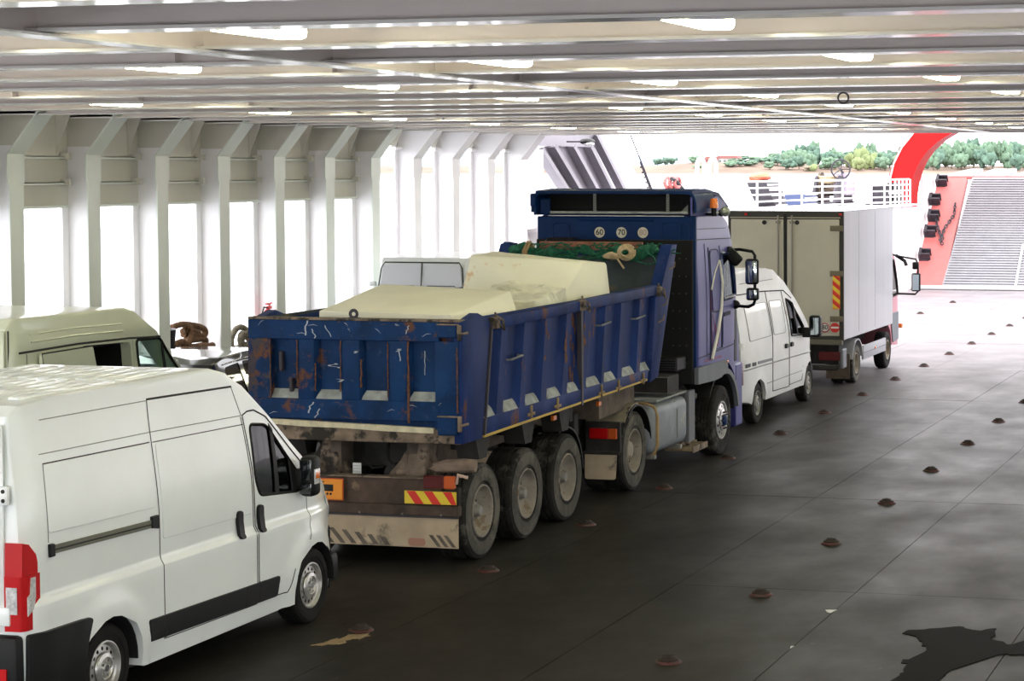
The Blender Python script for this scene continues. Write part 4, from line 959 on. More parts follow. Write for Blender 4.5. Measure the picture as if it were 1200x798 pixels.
mk('seat', seat_cloth, v2, lambda b: (bbox(b, -.7, .7, 2.32, 2.48, .9, 1.6, .06), bbox(b, -.7, .7, 2.45, 2.9, .8, .95, .06)))
for s in (1, -1): mirror(v2, s * .98, 3.35, 1.35, .2, .34, s=s)
for y in (1.0, 4.15):
    for s in (1, -1): wheel(v2, s * .965, y, .34, .34, .2, 'car', s)

# ---------------- dark estate car ------------------------------------------
cr = thing('estate_car', 'black estate car half hidden between the cream van and the blue tipper', 'car', (-15.72, 26.2, 0))
car_black = mat('car_black_paint', (.008, .010, .010), .12, coat=1)
def w3(y, z): return .92 - .22 * sstep(.95, 1.75, z) - .05 * sstep(.4, .2, z) - .06 * sstep(.3, 0, y) - .3 * max(0, (y - 3.6) / .9) ** 2.4
out3 = [(.05, .3), (.3, .25)] + arch(.95, .33, .40, .24) + [(1.5, .22), (3.1, .22)] + arch(3.65, .33, .40, .24) + [(4.3, .28), (4.48, .5), (4.45, .75), (4.3, .88), (3.3, 1.05), (2.55, 1.62), (2.2, 1.70), (1.2, 1.74), (.5, 1.70), (.22, 1.62), (.02, 1.12), (-.02, .7)]
inner = BM(); prism(inner, [(.25, .95), (3.2, .95), (2.5, 1.55), (2.2, 1.63), (1.2, 1.67), (.5, 1.63), (.32, 1.58)], -.62, .62)
sw3 = BM(); prism(sw3, roundpoly([(.55, 1.56), (.95, 1.60), (.95, 1.12), (.45, 1.15)], .04), -1.1, 1.1); sw4 = BM(); prism(sw4, roundpoly([(1.05, 1.61), (1.9, 1.61), (1.9, 1.08), (1.05, 1.10)], .04), -1.1, 1.1)
sw5 = BM(); prism(sw5, roundpoly([(2.0, 1.60), (2.4, 1.57), (2.9, 1.10), (2.0, 1.08)], .04), -1.1, 1.1)
rw3 = BM(); box(rw3, -.52, .52, -.3, .5, 1.16, 1.55)
body('body', out3, .92, w3, car_black, cr, .10, .5, [inner, sw3, sw4, sw5, rw3], .14)
liners(cr, (.95, 3.65), .33, .395, .86)
for s in (1, -1):
    for P_ in ([(.5, 1.57), (.97, 1.61), (.97, 1.11), (.42, 1.14)], [(1.03, 1.62), (1.92, 1.62), (1.92, 1.07), (1.03, 1.09)], [(1.98, 1.61), (2.42, 1.58), (2.95, 1.09), (1.98, 1.07)]): plate('side_window', P_, w3, -.015, .003, tint_glass, cr, s)
    seam('window_chrome', [(.42, 1.12), (1.9, 1.07), (2.95, 1.07)], w3, chrome, cr, .012, .004, s); seam('window_chrome', [(.5, 1.60), (1.2, 1.65), (2.4, 1.61)], w3, chrome, cr, .010, .004, s)
    for y in (1.15, 2.1): mk('door_handle', chrome, cr, lambda b: bbox(b, min(s * .91, s * .95), max(s * .91, s * .95), y, y + .2, .93, .97, .01))
    mk('tail_lamp', red_lens, cr, lambda b: bbox(b, min(s * .60, s * .84), max(s * .60, s * .84), -.02, .16, .85, 1.12, .02))
    None if True else mk('roof_bar', chrome, cr, lambda b: tube(b, [(s * .60, .5, 1.72), (s * .60, .6, 1.77), (s * .60, 2.0, 1.78), (s * .60, 2.1, 1.72)], .016, 6))
    for y in (.95, 3.65): wheel(cr, s * .90, y, .32, .32, .2, 'car', s)
    mirror(cr, s * .86, 2.75, 1.05, .16, .14, car_black, s=s)
bm = BM(); vs = [bm.verts.new(p) for p in ((-.56, .06, 1.16), (.56, .06, 1.16), (.50, .22, 1.57), (-.50, .22, 1.57))]; bm.faces.new(vs); obj('rear_window', bm, tint_glass, cr, 0)
mk('number_plate', sign_white, cr, lambda b: box(b, -.26, .26, -.035, -.02, .72, .83))
mk('rear_seat', seat_cloth, cr, lambda b: (bbox(b, -.55, .55, 1.0, 1.12, .97, 1.45, .04), bbox(b, -.4, -.15, 1.0, 1.1, 1.4, 1.55, .03), bbox(b, .15, .4, 1.0, 1.1, 1.4, 1.55, .03)))

# ---------------- white van hidden behind the tipper -----------------------
v3 = thing('panel_van', 'white high-roof van in the far lane, only its upper rear doors showing behind the tipper', 'van', (-15.30, 33.9, .04))
def w4(y, z): return .97 - .17 * sstep(1.2, 2.6, z) - .04 * sstep(.5, .2, z) - .05 * sstep(.2, 0, y) - .3 * max(0, (y - 4.4) / 1.2) ** 2.2
out4 = [(.0, .36), (.5, .32)] + arch(1.1, .35, .42, .30) + [(1.7, .28), (4.1, .28)] + arch(4.65, .35, .42, .28) + [(5.3, .3), (5.55, .5), (5.55, .9), (5.3, 1.1), (4.6, 1.4), (3.9, 2.1), (3.4, 2.55), (3.0, 2.72), (1.0, 2.75), (.22, 2.73), (.10, 2.62), (-.01, 1.9), (-.02, .9)]
body('body', out4, .97, w4, grey_white, v3, .12, .7, [], .16)
liners(v3, (1.1, 4.65), .35, .415, .92)
for s in (1, -1):
    def rd(b):
        ps = [(s * .015, .95), (s * .80, .95), (s * .79, 1.9), (s * .70, 2.60), (s * .015, 2.64)]
        prism(b, ps, -.030, -.002, 'y')
        for v in b.verts: v.co.y += .085 * max(0, (v.co.z - 1.9) / .7)
    d = mk('rear_door', mat('van_door_grey_paint', (.56, .58, .62), .4), v3, rd)
    mk('door_recess', mat('van_recess_grey', (.46, .48, .52), .45), d, lambda b: bbox(b, min(s * .09, s * .66), max(s * .09, s * .66), -.026, -.02, 1.6, 2.2, .01))
    mk('recess_line', dark_gap, d, lambda b: tube(b, [(s * .10, -.028, 1.55), (s * .09, -.02, 2.20), (s * .12, -.005, 2.26), (s * .62, -.005, 2.26), (s * .66, -.02, 2.2), (s * .68, -.028, 1.55)], .007, 4))
    mk('tail_lamp', red_lens, v3, lambda b: bbox(b, min(s * .82, s * .93), max(s * .82, s * .93), -.04, .06, 1.0, 1.5, .015))
    mk('hinge', grey_white, v3, lambda b: bbox(b, min(s * .80, s * .93), max(s * .80, s * .93), -.05, -.01, 2.25, 2.33, .01))
mk('door_rubber', dark_gap, v3, lambda b: tube(b, [(-.83, -.035, .95), (-.82, -.035, 1.9), (-.74, .045, 2.56), (-.68, .062, 2.655), (.68, .062, 2.655), (.74, .045, 2.56), (.82, -.035, 1.9), (.83, -.035, .95)], .012, 6))
mk('door_rubber', dark_gap, v3, lambda b: tube(b, [(0, -.034, .95), (0, -.034, 1.9), (0, .058, 2.65)], .009, 6))
seam('side_seam', [(.15, 2.30), (3.0, 2.30)], w4, dark_gap, v3, .010, .002); seam('side_crease', [(.4, 2.45), (3.0, 2.45)], w4, light_gap, v3, .008, .002)
mk('rear_bumper', black_plastic, v3, lambda b: bbox(b, -.95, .95, -.12, .02, .36, .6, .04))
for y in (1.1, 4.65):
    for s in (1, -1): wheel(v3, s * .955, y, .34, .34, .2, 'car', s)

# ---------------- older white van ahead of the lorry -----------------------
v4 = thing('panel_van', 'older dirty-white panel van with a side stripe, ahead of the blue tractor', 'van', (-10.58, 33.92, 0))
def w5(y, z):
    w = .965 - .16 * sstep(1.25, 2.6, z) - .03 * sstep(.5, .25, z) - .04 * sstep(.2, 0, y) - .33 * max(0, (y - 4.2) / 1.2) ** 2.2
    for yc in (.95, 4.48): w += .02 * sstep(.56, .50, math.hypot(y - yc, z - .34))
    return w
out5 = [(.0, .45), (.4, .40)] + arch(.95, .34, .43, .36) + [(1.5, .34), (3.9, .34)] + arch(4.48, .34, .43, .34) + [(5.15, .3), (5.35, .45), (5.35, .85), (5.15, 1.02), (4.5, 1.32), (3.75, 1.93), (3.15, 2.28), (2.5, 2.52), (2.0, 2.57), (1.0, 2.60), (.15, 2.58), (.04, 2.46), (-.01, 1.4), (-.02, .8)]
win5 = roundpoly([(3.06, 1.98), (3.34, 1.92), (4.05, 1.40), (4.02, 1.28), (3.14, 1.32)], .05)
inner = BM(); prism(inner, [(2.8, .6), (4.0, .6), (4.2, 1.3), (3.5, 1.95), (3.0, 2.2), (2.8, 2.25)], -.84, .84)
wc = BM(); prism(wc, win5, -1.2, 1.2)
body('body', out5, .96, w5, old_white, v4, .11, .7, [inner, wc], .14)
liners(v4, (.95, 4.48), .34, .425, .92)
for P_ in ([(.35, 2.02), (1.72, 2.0), (1.82, 1.42), (.42, 1.42)], [(1.92, 2.0), (2.72, 1.98), (2.78, 1.40), (1.96, 1.42)]):
    plate('side_panel', roundpoly(P_, .06), w5, .0, .006, old_white, v4); seam('panel_line', roundpoly(P_, .06), w5, light_gap, v4, .007, .003, 1, True)
seam('gutter', [(.1, 2.21), (1.6, 2.19), (3.0, 2.13), (3.45, 1.97)], w5, dark_gap, v4, .010, .004); seam('roof_crease', [(.3, 2.38), (2.4, 2.36)], w5, light_gap, v4, .006, .002)
seam('door_gap', [(1.80, 2.18), (1.87, 1.5), (1.87, .45), (3.0, .42), (3.0, 1.3), (2.84, 2.12)], w5, dark_gap, v4, .008, .002)
seam('door_gap', [(3.0, 1.3), (3.0, .45), (3.9, .45), (4.0, .7)], w5, dark_gap, v4, .006, .002)
plate('side_stripe', [(.15, 1.06), (.42, 1.06), (.42, 1.00), (.15, 1.00)], w5, .004, .008, black_plastic, v4); plate('side_stripe', [(.55, 1.055), (.78, 1.05), (.78, .99), (.55, .995)], w5, .004, .008, black_plastic, v4)
plate('side_stripe', [(.9, 1.05), (1.86, 1.03), (1.86, .985), (.9, 1.0)], w5, .004, .008, mat('faded_stripe', (.18, .19, .20), .6), v4)
seam('side_moulding', [(.05, .96), (1.0, .955), (4.0, .92), (4.9, .90)], w5, light_gap, v4, .012, .002); seam('side_moulding', [(1.5, .62), (4.0, .62)], w5, light_gap, v4, .008, .001)
for y in (2.78, 3.16): plate('door_handle', roundpoly([(y - .09, 1.20), (y + .06, 1.20), (y + .06, 1.12), (y - .09, 1.12)], .03), w5, .004, .03, black_plastic, v4)
for s in (1, -1):
    plate('side_window', win5, w5, -.015, .003, tint_glass, v4, s); seam('window_rubber', win5, w5, black_plastic, v4, .022, .0, s, True)
    plate('window_bar', [(3.46, 1.9), (3.52, 1.86), (3.62, 1.30), (3.54, 1.30)], w5, 0, .012, black_plastic, v4, s)
    m_ = mk('door_mirror', black_plastic, v4, lambda b: (bbox(b, min(s * 1.08, s * 1.30), max(s * 1.08, s * 1.30), 3.95, 4.13, 1.22, 1.62, .05, 3), bbox(b, min(s * .88, s * 1.12), max(s * .88, s * 1.12), 3.95, 4.08, 1.22, 1.40, .02)))
    mk('mirror_glass', mirror_glass, m_, lambda b: box(b, min(s * 1.12, s * 1.27), max(s * 1.12, s * 1.27), 3.940, 3.948, 1.27, 1.58))
    mk('tail_lamp', dark_red_lens, v4, lambda b: bbox(b, min(s * .82, s * .955), max(s * .82, s * .955), -.045, .08, .72, 1.12, .02))
    mk('rear_door', old_white, v4, lambda b: bbox(b, min(s * .01, s * .80), max(s * .01, s * .80), -.05, -.02, .6, 2.3, .015))
    for y in (.95, 4.48):
        w_ = wheel(v4, s * .95, y, .34, .34, .2, 'car', s, dusty_rubber)
        for c_ in w_.children:
            if c_.name.startswith('rim'): c_.data.materials[0] = hub_grey
mk('windscreen', dark_glass, v4, lambda b: (lambda vs: b.faces.new(vs))([b.verts.new(p) for p in ((-.7, 4.48, 1.36), (.7, 4.48, 1.36), (.62, 3.74, 1.97), (-.62, 3.74, 1.97))]))
mk('rear_bumper', grey_plastic, v4, lambda b: bbox(b, -.94, .94, -.12, .02, .42, .62, .03)); mk('front_bumper', black_plastic, v4, lambda b: bbox(b, -.8, .8, 5.15, 5.42, .28, .6, .05))
mk('seat', seat_cloth, v4, lambda b: (bbox(b, -.7, .7, 2.85, 3.05, .9, 1.6, .06)))
text('LDV', .001, (0, 0, 0), (0, 0, 0), dark_gap, v4, 'badge') if False else None
mk('side_lettering', mat('faded_print', (.25, .24, .23), .8), v4, lambda b: [box(b, .950, .956, 2.50 + .04 * k, 2.53 + .04 * k, .66 + .06 * j, .70 + .06 * j) for k in range(3) for j in range(3)])
# ---------------- blue tipping trailer --------------------------------------
def P3(name, m, parent, pts, a0, a1, ax='x', bev=0, smooth=35):
    bm = BM(); prism(bm, pts, a0, a1, ax)
    if bev: bmesh.ops.bevel(bm, geom=list(bm.edges), offset=bev, segments=2, profile=.5, affect='EDGES', clamp_overlap=True)
    return obj(name, bm, m, parent, smooth)
def B3(name, m, parent, x0, x1, y0, y1, z0, z1, b=.006):
    bm = BM(); bbox(bm, x0, x1, y0, y1, z0, z1, b, 1); return obj(name, bm, m, parent)
dt = thing('tipper_trailer', 'battered blue tipper semi-trailer with rusty tailgate carrying stone blocks', 'trailer', (-10.34, 21.2, 0))
# tailgate
tg = B3('tailgate', blue_body, dt, -1.24, 1.22, .075, .12, 1.52, 2.68)
B3('header', blue_body, tg, -1.25, .98, -.01, .10, 2.455, 2.665, .008); B3('top_rim', grimy_steel, tg, -1.25, 1.22, -.015, .13, 2.665, 2.69, .005)
B3('lower_rail', blue_body, tg, -1.25, .98, -.01, .10, 1.60, 1.815, .008)
B3('left_frame', blue_rusty, tg, -1.25, -.985, -.012, .10, 1.812, 2.458, .004)
for k, (a, b) in enumerate(((-.665, -.455), (.0 - .16, .075), (.385, .625))):
    if k == 1: a, b = -.155, .075
    P3('tailgate_rib', blue_body, tg, [(a, .0), (b - .02, -.004), (b + .03, .08), (a - .03, .08)], 1.80, 2.462, 'z', .005)
P3('right_post', blue_body, tg, [(.90, .08), (.93, -.004), (1.20, -.006), (1.22, .08)], 1.52, 2.46, 'z', .005)
B3('latch_box', blue_body, tg, .96, 1.19, -.03, .06, 2.50, 2.64, .012); B3('latch_box', blue_body, tg, .96, 1.19, -.03, .06, 1.46, 1.66, .012)
B3('latch_plate', grimy_steel, tg, .96, 1.20, -.04, .05, 2.635, 2.65, .003); B3('latch_plate', grimy_steel, tg, .96, 1.20, -.04, .05, 1.655, 1.67, .003)
for z in (2.47, 1.50): B3('hinge_pin', grimy_steel, tg, 1.195, 1.235, -.045, .0, z, z + .17, .008); 
for z in (2.56, 1.59): mk('latch_bolt', grimy_steel, tg, lambda b: cyl(b, (1.20, -.03, z - .03), (1.31, -.01, z + .0), .014, 8))
for (a, b) in ((-.985, -.66), (-.46, -.155), (.075, .385), (.625, .92)):
    bm = BM(); prism(bm, [(-.004, 1.80), (.078, 1.80), (.078, 1.915)], a, b, 'x'); obj('sloped_ledge', bm, dusty_ledge, tg)
mk('grab_handle', dark_iron, tg, lambda b: (bbox(b, -.905, -.86, .02, .08, 2.10, 2.32, .015))); mk('grab_handle', dark_iron, tg, lambda b: (bbox(b, -.785, -.745, .02, .08, 1.88, 2.03, .012)))
mk('lifting_eye', dark_iron, tg, lambda b: (tube(b, [(-.02 + .04 * math.cos(a), .03, 2.735 + .04 * math.sin(a)) for a in [k * PI / 8 for k in range(16)]], .018, 6, True), bbox(b, -.08, .05, .0, .06, 2.675, 2.70, .004)))
for k, (x, z, w_, h_, a_) in enumerate(((-.56, 2.58, .05, .16, .3), (-.47, 2.52, .03, .10, -.4), (-.28, 2.17, .12, .05, -.4), (-.15, 2.02, .12, .03, .3), (.05, 2.33, .10, .025, .5), (.48, 2.36, .13, .03, 0), (.53, 2.31, .03, .13, .1), (.78, 2.22, .012, .26, 0), (.50, 2.63, .05, .02, .2), (.62, 2.58, .02, .09, .4), (-.52, 1.72, .05, .12, .4), (-.44, 1.66, .04, .10, .6), (-.30, 2.55, .02, .12, -.6))):
    # bare-metal gouges in the paint
    bm = BM(); r_ = random.Random(k); pts = [(x + (r_.uniform(-.5, .5)) * w_ + math.sin(a_) * t * h_, z + t * h_) for t in (-.5, -.3, -.1, .1, .3, .5)]
    poly = [(px - w_ * .12, pz) for px, pz in pts] + [(px + w_ * .12 + .004, pz) for px, pz in reversed(pts)]
    yb = .071 if (1.83 < z < 2.44 and not any(a < x < b for a, b in ((-.69, -.44), (-.18, .1), (.36, .65)))) else -.014
    prism(bm, poly, yb - .002, yb + .001, 'y'); obj('paint_gouge', bm, mat('bare_scratch_metal', (.42, .46, .50), .6), tg, 0)
bm = BM()
pts = [(-1.0, 1.585), (-.6, 1.575), (-.1, 1.56), (.3, 1.55), (.9, 1.53)]
prism(bm, [(x, z) for x, z in pts] + [(x, z - .055 - .01 * (i % 2)) for i, (x, z) in reversed(list(enumerate(pts)))], .0, .06, 'y'); obj('seal_strip', bm, mat('cream_seal', (.62, .56, .40), .8, var=.2, vscale=10, col2=(.08, .05, .04), thr=.66, tscale=8), tg)
B3('rear_sill', grimy_steel, dt, -1.25, 1.20, .03, .18, 1.36, 1.52, .01)
# side walls
def shear(y, z): return y + .24 * (z - 1.4) / 1.25
for s in (1, -1):
    X0, X1 = (1.13, 1.17) if s > 0 else (-1.17, -1.13)
    P3('side_wall', blue_side if s > 0 else blue_inner, dt, [(.15, 1.5), (6.4, 1.5), (6.75, 2.68), (.15, 2.68)], X0, X1)
    a, b = sorted((s * 1.14, s * 1.245))
    P3('corner_post', blue_side, dt, [(.0, 1.37), (.52, 1.37), (.76, 2.60), (.70, 2.66), (.42, 2.74), (.2, 2.69), (.0, 2.67)], a, b, 'x', .008)
    a, b = sorted((s * 1.12, s * 1.255))
    P3('top_rail', blue_side, dt, [(.80, 2.53), (6.62, 2.58), (6.68, 2.71), (.83, 2.65)], a, b, 'x', .01)
    a, b = sorted((s * 1.12, s * 1.25))
    P3('bottom_rail', blue_side, dt, [(.56, 1.39), (6.18, 1.47), (6.22, 1.60), (.62, 1.585)], a, b, 'x', .01)
    P3('reflective_strip', mat('faded_yellow_strip', (.48, .33, .04), .6, col2=(.20, .16, .10), thr=.6, tscale=6), dt, [(.56, 1.375), (6.16, 1.455), (6.16, 1.48), (.56, 1.405)], s * 1.22 if s > 0 else -1.252, 1.252 if s > 0 else -1.22)
    rec = [(.55, .88), (1.16, 1.56), (1.82, 2.22), (2.50, 2.92), (3.18, 3.54), (3.84, 4.31), (4.50, 4.92), (5.19, 5.67), (5.92, 6.28)]
    ribs = [(rec[i][1] + .0, rec[i + 1][0] - .0) for i in range(len(rec) - 1)]
    for i, (ya, yb) in enumerate(ribs):
        # trapezoid rib leaning forward
        bm = BM(); zt, zb = 2.56, 1.58
        def ring(z):
            d = shear(0, z) - shear(0, 1.6)
            return [bm.verts.new((s * x, y + d, z)) for x, y in ((1.165, ya - .03), (1.238, ya + .05), (1.238, yb - .05), (1.165, yb + .03))]
        r0, r1 = ring(zb), ring(zt)
        for k in range(4): bm.faces.new([r0[k], r0[(k + 1) % 4], r1[(k + 1) % 4], r1[k]])
        bm.faces.new(r0); bm.faces.new(list(reversed(r1)))
        if i == 4 and s > 0:
            pass
        obj('side_rib', bm, blue_side, dt)
    for (ya, yb) in rec:
        bm = BM(); ya2, yb2 = ya - .0, yb + .0
        v = [bm.verts.new(p) for p in ((s * 1.242, ya2, 1.585), (s * 1.242, yb2, 1.585), (s * 1.168, yb2 + .02, 1.70), (s * 1.168, ya2 + .06, 1.70), (s * 1.168, ya2, 1.585), (s * 1.168, yb2, 1.585))]
        bm.faces.new(v[:4]); bm.faces.new([v[0], v[3], v[4]]); bm.faces.new([v[1], v[5], v[2]]); bm.faces.new([v[0], v[4], v[5], v[1]]); bm.faces.new([v[4], v[3], v[2], v[5]])
        obj('rib_foot', bm, dusty_ledge, dt, 0)
    # joint between the two side panels
    P3('panel_joint', dark_iron, dt, [(3.60, 1.40), (3.65, 1.40), (3.66, 2.64), (3.59, 2.64)], s * 1.20 if s > 0 else -1.262, 1.262 if s > 0 else -1.20)
    P3('panel_joint', dark_iron, dt, [(.555, 1.40), (.585, 1.40), (.82, 2.62), (.79, 2.62)], s * 1.20 if s > 0 else -1.258, 1.258 if s > 0 else -1.20)
    a, b = sorted((s * 1.10, s * 1.262))
    P3('front_post', blue_side, dt, [(6.26, 1.42), (6.60, 1.47), (7.46, 3.24), (7.20, 3.24), (6.72, 2.62), (6.50, 2.55)], a, b, 'x', .01)
for (y, z) in ((1.25, 2.16), (4.25, 2.33), (5.62, 2.32)): mk('step_bar', grey_plastic, dt, lambda b: tube(b, [(1.20, y, z), (1.275, y + .02, z), (1.275, y + .38, z + .02), (1.20, y + .40, z + .02)], .013, 6))
for (y, z, n_) in ((.86, 2.64, 0), (3.62, 2.66, 1), (6.62, 2.66, 2)):
    mk('rail_catch', grimy_steel, dt, lambda b: (bbox(b, 1.20, 1.30, y - .06, y + .06, z - .10, z + .03, .015), tube(b, [(1.28, y - .05, z + .0), (1.32, y + .12, z - .12), (1.29, y + .16, z - .02), (1.25, y + .05, z + .04)], .014, 5, True), cyl(b, (1.27, y + .0, z), (1.27, y - .02, z + .08), .012, 6)))
for y in (1.9, 2.75, 4.3, 4.95, 5.95): mk('rail_bracket', mat('worn_yellow_catch', (.20, .135, .06), .8, var=.4, vscale=20), dt, lambda b: (bbox(b, 1.245, 1.268, y, y + .05, 1.43, 1.58, .006), bbox(b, 1.245, 1.262, y - .08, y + .14, 1.46, 1.475 + .02, .004)))
for y in (6.75, 7.1, 6.6): mk('tarp_hook', grimy_steel, dt, lambda b: tube(b, [(1.25, y, 2.2 + (y - 6.6) * 1.4), (1.32, y + .05, 2.24 + (y - 6.6) * 1.4), (1.30, y + .14, 2.30 + (y - 6.6) * 1.4)], .010, 5))
rustm = mat('rust_brown', RUST, .95, var=.5, vscale=20, bump=.6); rr_ = random.Random(9)
def ragged(y, z, ry_, rz_, x, xe): 
    n = 9; return lambda b: prism(b, [(y + ry_ * rr_.uniform(.5, 1.1) * math.cos(2 * PI * q / n), z + rz_ * rr_.uniform(.5, 1.1) * math.sin(2 * PI * q / n)) for q in range(n)], x, xe, 'x')
for (yb, zlo, zhi, n_, sz) in ((2.98, 1.75, 2.45, 8, .05), (3.60, 2.05, 2.45, 6, .045), (2.3, 2.0, 2.4, 4, .03), (.30, 1.5, 2.3, 2, .02)):
    for q in range(n_):
        z = rr_.uniform(zlo, zhi); y = yb + .24 * (z - 1.6) / 1.25 + rr_.uniform(0, .10)
        mk('rust_patch', rustm, dt, ragged(y, z, sz * rr_.uniform(.5, 1), sz * rr_.uniform(1, 2.4), 1.2375, 1.2392 + q * .0004), smooth=0)
for q in range(12):
    z = rr_.uniform(1.75, 2.5); y = 3.30 + .24 * (z - 1.6) / 1.25 + rr_.uniform(0, .2)
    mk('rust_patch', rustm, dt, ragged(y, z, .05 * rr_.uniform(.4, 1), .05 * rr_.uniform(1, 2.4), 1.1705, 1.1720 + q * .0004), smooth=0)
for (x, z0, z1, w_) in ((.628, 1.58, 2.45, .016), (.39, 1.85, 2.44, .008), (-.158, 1.9, 2.45, .010), (.08, 1.95, 2.25, .012), (-.455, 1.9, 2.2, .010), (-.667, 1.95, 2.45, .009), (1.185, 1.7, 2.4, .010), (-.985, 1.83, 2.45, .008)):
    n_ = 9; pts = [(x + rr_.uniform(-.3, .3) * w_, z0 + (z1 - z0) * k / n_) for k in range(n_ + 1)]
    mk('rust_streak', rustm, tg, lambda b: prism(b, [(px - w_ * rr_.uniform(.3, 1), pz) for px, pz in pts] + [(px + w_ * rr_.uniform(.3, 1), pz) for px, pz in reversed(pts)], -.0155, -.006, 'y'), smooth=0)
for q in range(22):
    x = rr_.uniform(-1.2, 1.0); z = rr_.choice((rr_.uniform(2.48, 2.65), rr_.uniform(1.63, 1.79))); L_ = rr_.uniform(.04, .14); a_ = rr_.uniform(-1.2, 1.2); w_ = .003
    mk('paint_scratch', rustm if q % 2 else mat('bare_scratch_metal', (.42, .46, .50), .6), tg, lambda b: prism(b, [(x, z), (x + L_ * math.cos(a_) * .5, z + L_ * math.sin(a_) * .3 + .01), (x + L_ * math.cos(a_), z + L_ * math.sin(a_) * .5), (x + L_ * math.cos(a_) * .5, z + L_ * math.sin(a_) * .3 + .01 + 2 * w_), (x, z + w_)], -.0125, -.0095, 'y'), smooth=0)
# floor, front board
P3('body_floor', blue_inner, dt, [(.1, 1.48), (6.5, 1.52), (6.5, 1.60), (.1, 1.56)], -1.14, 1.14)
P3('front_board', blue_inner, dt, [(6.45, 1.5), (6.56, 1.5), (7.36, 3.16), (7.25, 3.16)], -1.14, 1.14)
P3('front_board_rim', blue_side, dt, [(7.20, 3.0), (7.42, 3.02), (7.46, 3.16), (7.22, 3.14)], -1.25, 1.14, 'x', .01)
P3('headboard_hood', blue_body, dt, [(7.22, 2.6), (7.46, 3.24), (7.30, 3.26), (7.16, 3.05)], -1.26, -1.14, 'x', .01)
B3('protective_plank', mat('faded_red_plank', (.30, .12, .08), .85, var=.3, vscale=10), dt, -.72, .80, 7.30, 7.36, 3.14, 3.27, .006)
# chassis
for x in (-.45, .45):
    P3('chassis_rail', dust_black, dt, [(.45, .98), (7.0, 1.05), (7.0, 1.30), (.45, 1.30)], x - .06, x + .06)
for y in (1.4, 2.75, 4.2, 5.6): B3('cross_member', chassis_black, dt, -.9, .9, y - .05, y + .05, 1.12, 1.30)
P3('sub_frame', dust_black, dt, [(4.8, 1.08), (6.2, 1.12), (6.2, 1.46), (4.8, 1.40)], -1.02, 1.05)
for s in (1, -1):
    for y in (.55, 1.9, 3.1): P3('body_bracket', chassis_black, dt, [(y, 1.38), (y + .42, 1.39), (y + .30, 1.12), (y + .10, 1.12)], *sorted((s * .9, s * 1.15)))
for k, y in enumerate((.62, 2.95, 4.55)): B3('side_marker', orange_lens, dt, 1.10, 1.14, y, y + .10, 1.28, 1.34, .004)
mk('tipping_cylinder', dust_black, dt, lambda b: (cyl(b, (0, 7.55, 1.0), (0, 7.50, 2.5), .12, 16), cyl(b, (0, 7.50, 2.5), (0, 7.44, 3.0), .08, 16)))
for x in (-.62, .42):
    P3('hinge_arm', grimy_steel, dt, [(.38, .94), (.80, .94), (.72, 1.36), (.50, 1.36)], x - .02, x + .20, 'x', .02)
    P3('hinge_arm_cap', grimy_steel, dt, [(x - .30, .93), (x + .34, .93), (x + .22, 1.08), (x + .10, 1.34), (x + .0, 1.34), (x - .12, 1.10)], .50, .56, 'y', .01)
    mk('spring_brake', chassis_black, dt, lambda b: cyl(b, (x - .25, .55, .95), (x - .25, .85, .95), .10, 14))
mk('rolled_canvas', mat('dirty_canvas', (.27, .20, .15), .95, var=.3, vscale=8, bump=.5), dt, lambda b: (tube(b, [(.62, .55, 1.02), (.8, .55, 1.05), (1.0, .56, 1.06), (1.14, .58, 1.06)], [.05, .075, .08, .07], 10), tube(b, [(.25, .5, .97), (.62, .55, 1.0)], .035, 8)))
mk('tie_rag', mat('pink_rag', (.55, .40, .32), .9), dt, lambda b: (bbox(b, 1.06, 1.15, .34, .37, .97, .99, .003), tube(b, [(1.02, .35, .90), (1.04, .35, 1.0), (1.15, .35, .97)], .018, 5)))
mk('grid_label', sign_white, dt, lambda b: bbox(b, -.28, -.18, .50, .51, .94, 1.06, .002))
for k in range(3): mk('label_line', mat('label_grey', (.3, .3, .3), .8), dt, lambda b: box(b, -.275, -.185, .498, .50, .965 + k * .03, .97 + k * .03))
B3('valve_block', chassis_black, dt, -.60, .35, .75, .9, .98, 1.3, .02)
for k in range(4): mk('air_hose', black, dt, lambda b: tube(b, [(-.55 + k * .3, .72, 1.28), (-.5 + k * .3, .60, 1.10), (-.42 + k * .3, .66, .98), (-.30 + k * .3, .7, 1.0)], .014, 6))
# rear bumper with plates
B3('rear_crossmember', rust_steel, dt, -1.06, .84, .36, .46, .655, .94, .008); B3('crossmember_lip', grimy_steel, dt, -1.06, .80, .33, .48, .94, .955, .004)
B3('crossmember_end', chassis_black, dt, .84, 1.03, .38, .46, .655, .85, .008)
B3('bumper_beam', rust_steel, dt, -1.06, 1.04, .33, .45, .54, .655, .012); B3('beam_flap', dark_iron, dt, -1.06, 1.05, .32, .34, .525, .545, .003)
for x in (-.6, -.1, .4, .85): mk('beam_bolt', hub_grey, dt, lambda b: disc(b, (x, .325, .56), .012, 'y', 8, .012))
B3('mud_sheet', tan_mud, dt, -1.04, 1.04, .34, .355, .20, .535, .003)
hz = mat('faded_hazard_print', (.13, .11, .09), .9, var=.4, vscale=6)
def strp(b, x, dx, w_=.06, z0=.215, z1=.40): prism(b, [(x, z0), (x + w_, z0), (x + w_ + dx, z1), (x + dx, z1)], .336, .341, 'y')
for k in range(3): mk('hazard_stripe', hz, dt, strp, -.98 + k * .13, .16)
for k in range(6): mk('hazard_stripe', hz, dt, strp, -.46 + k * .13 + .0, -.16 + .02 * k, .055, .215, .40 - .02 * k)
mk('hazard_stripe', hz, dt, lambda b: prism(b, [(-.66, .30), (-.56, .40), (-.46, .30), (-.46, .36), (-.56, .44), (-.66, .36)], .336, .341, 'y'))
for k in range(3): mk('hazard_stripe', hz, dt, strp, .80 + k * .085, -.10, .045, .215, .34)
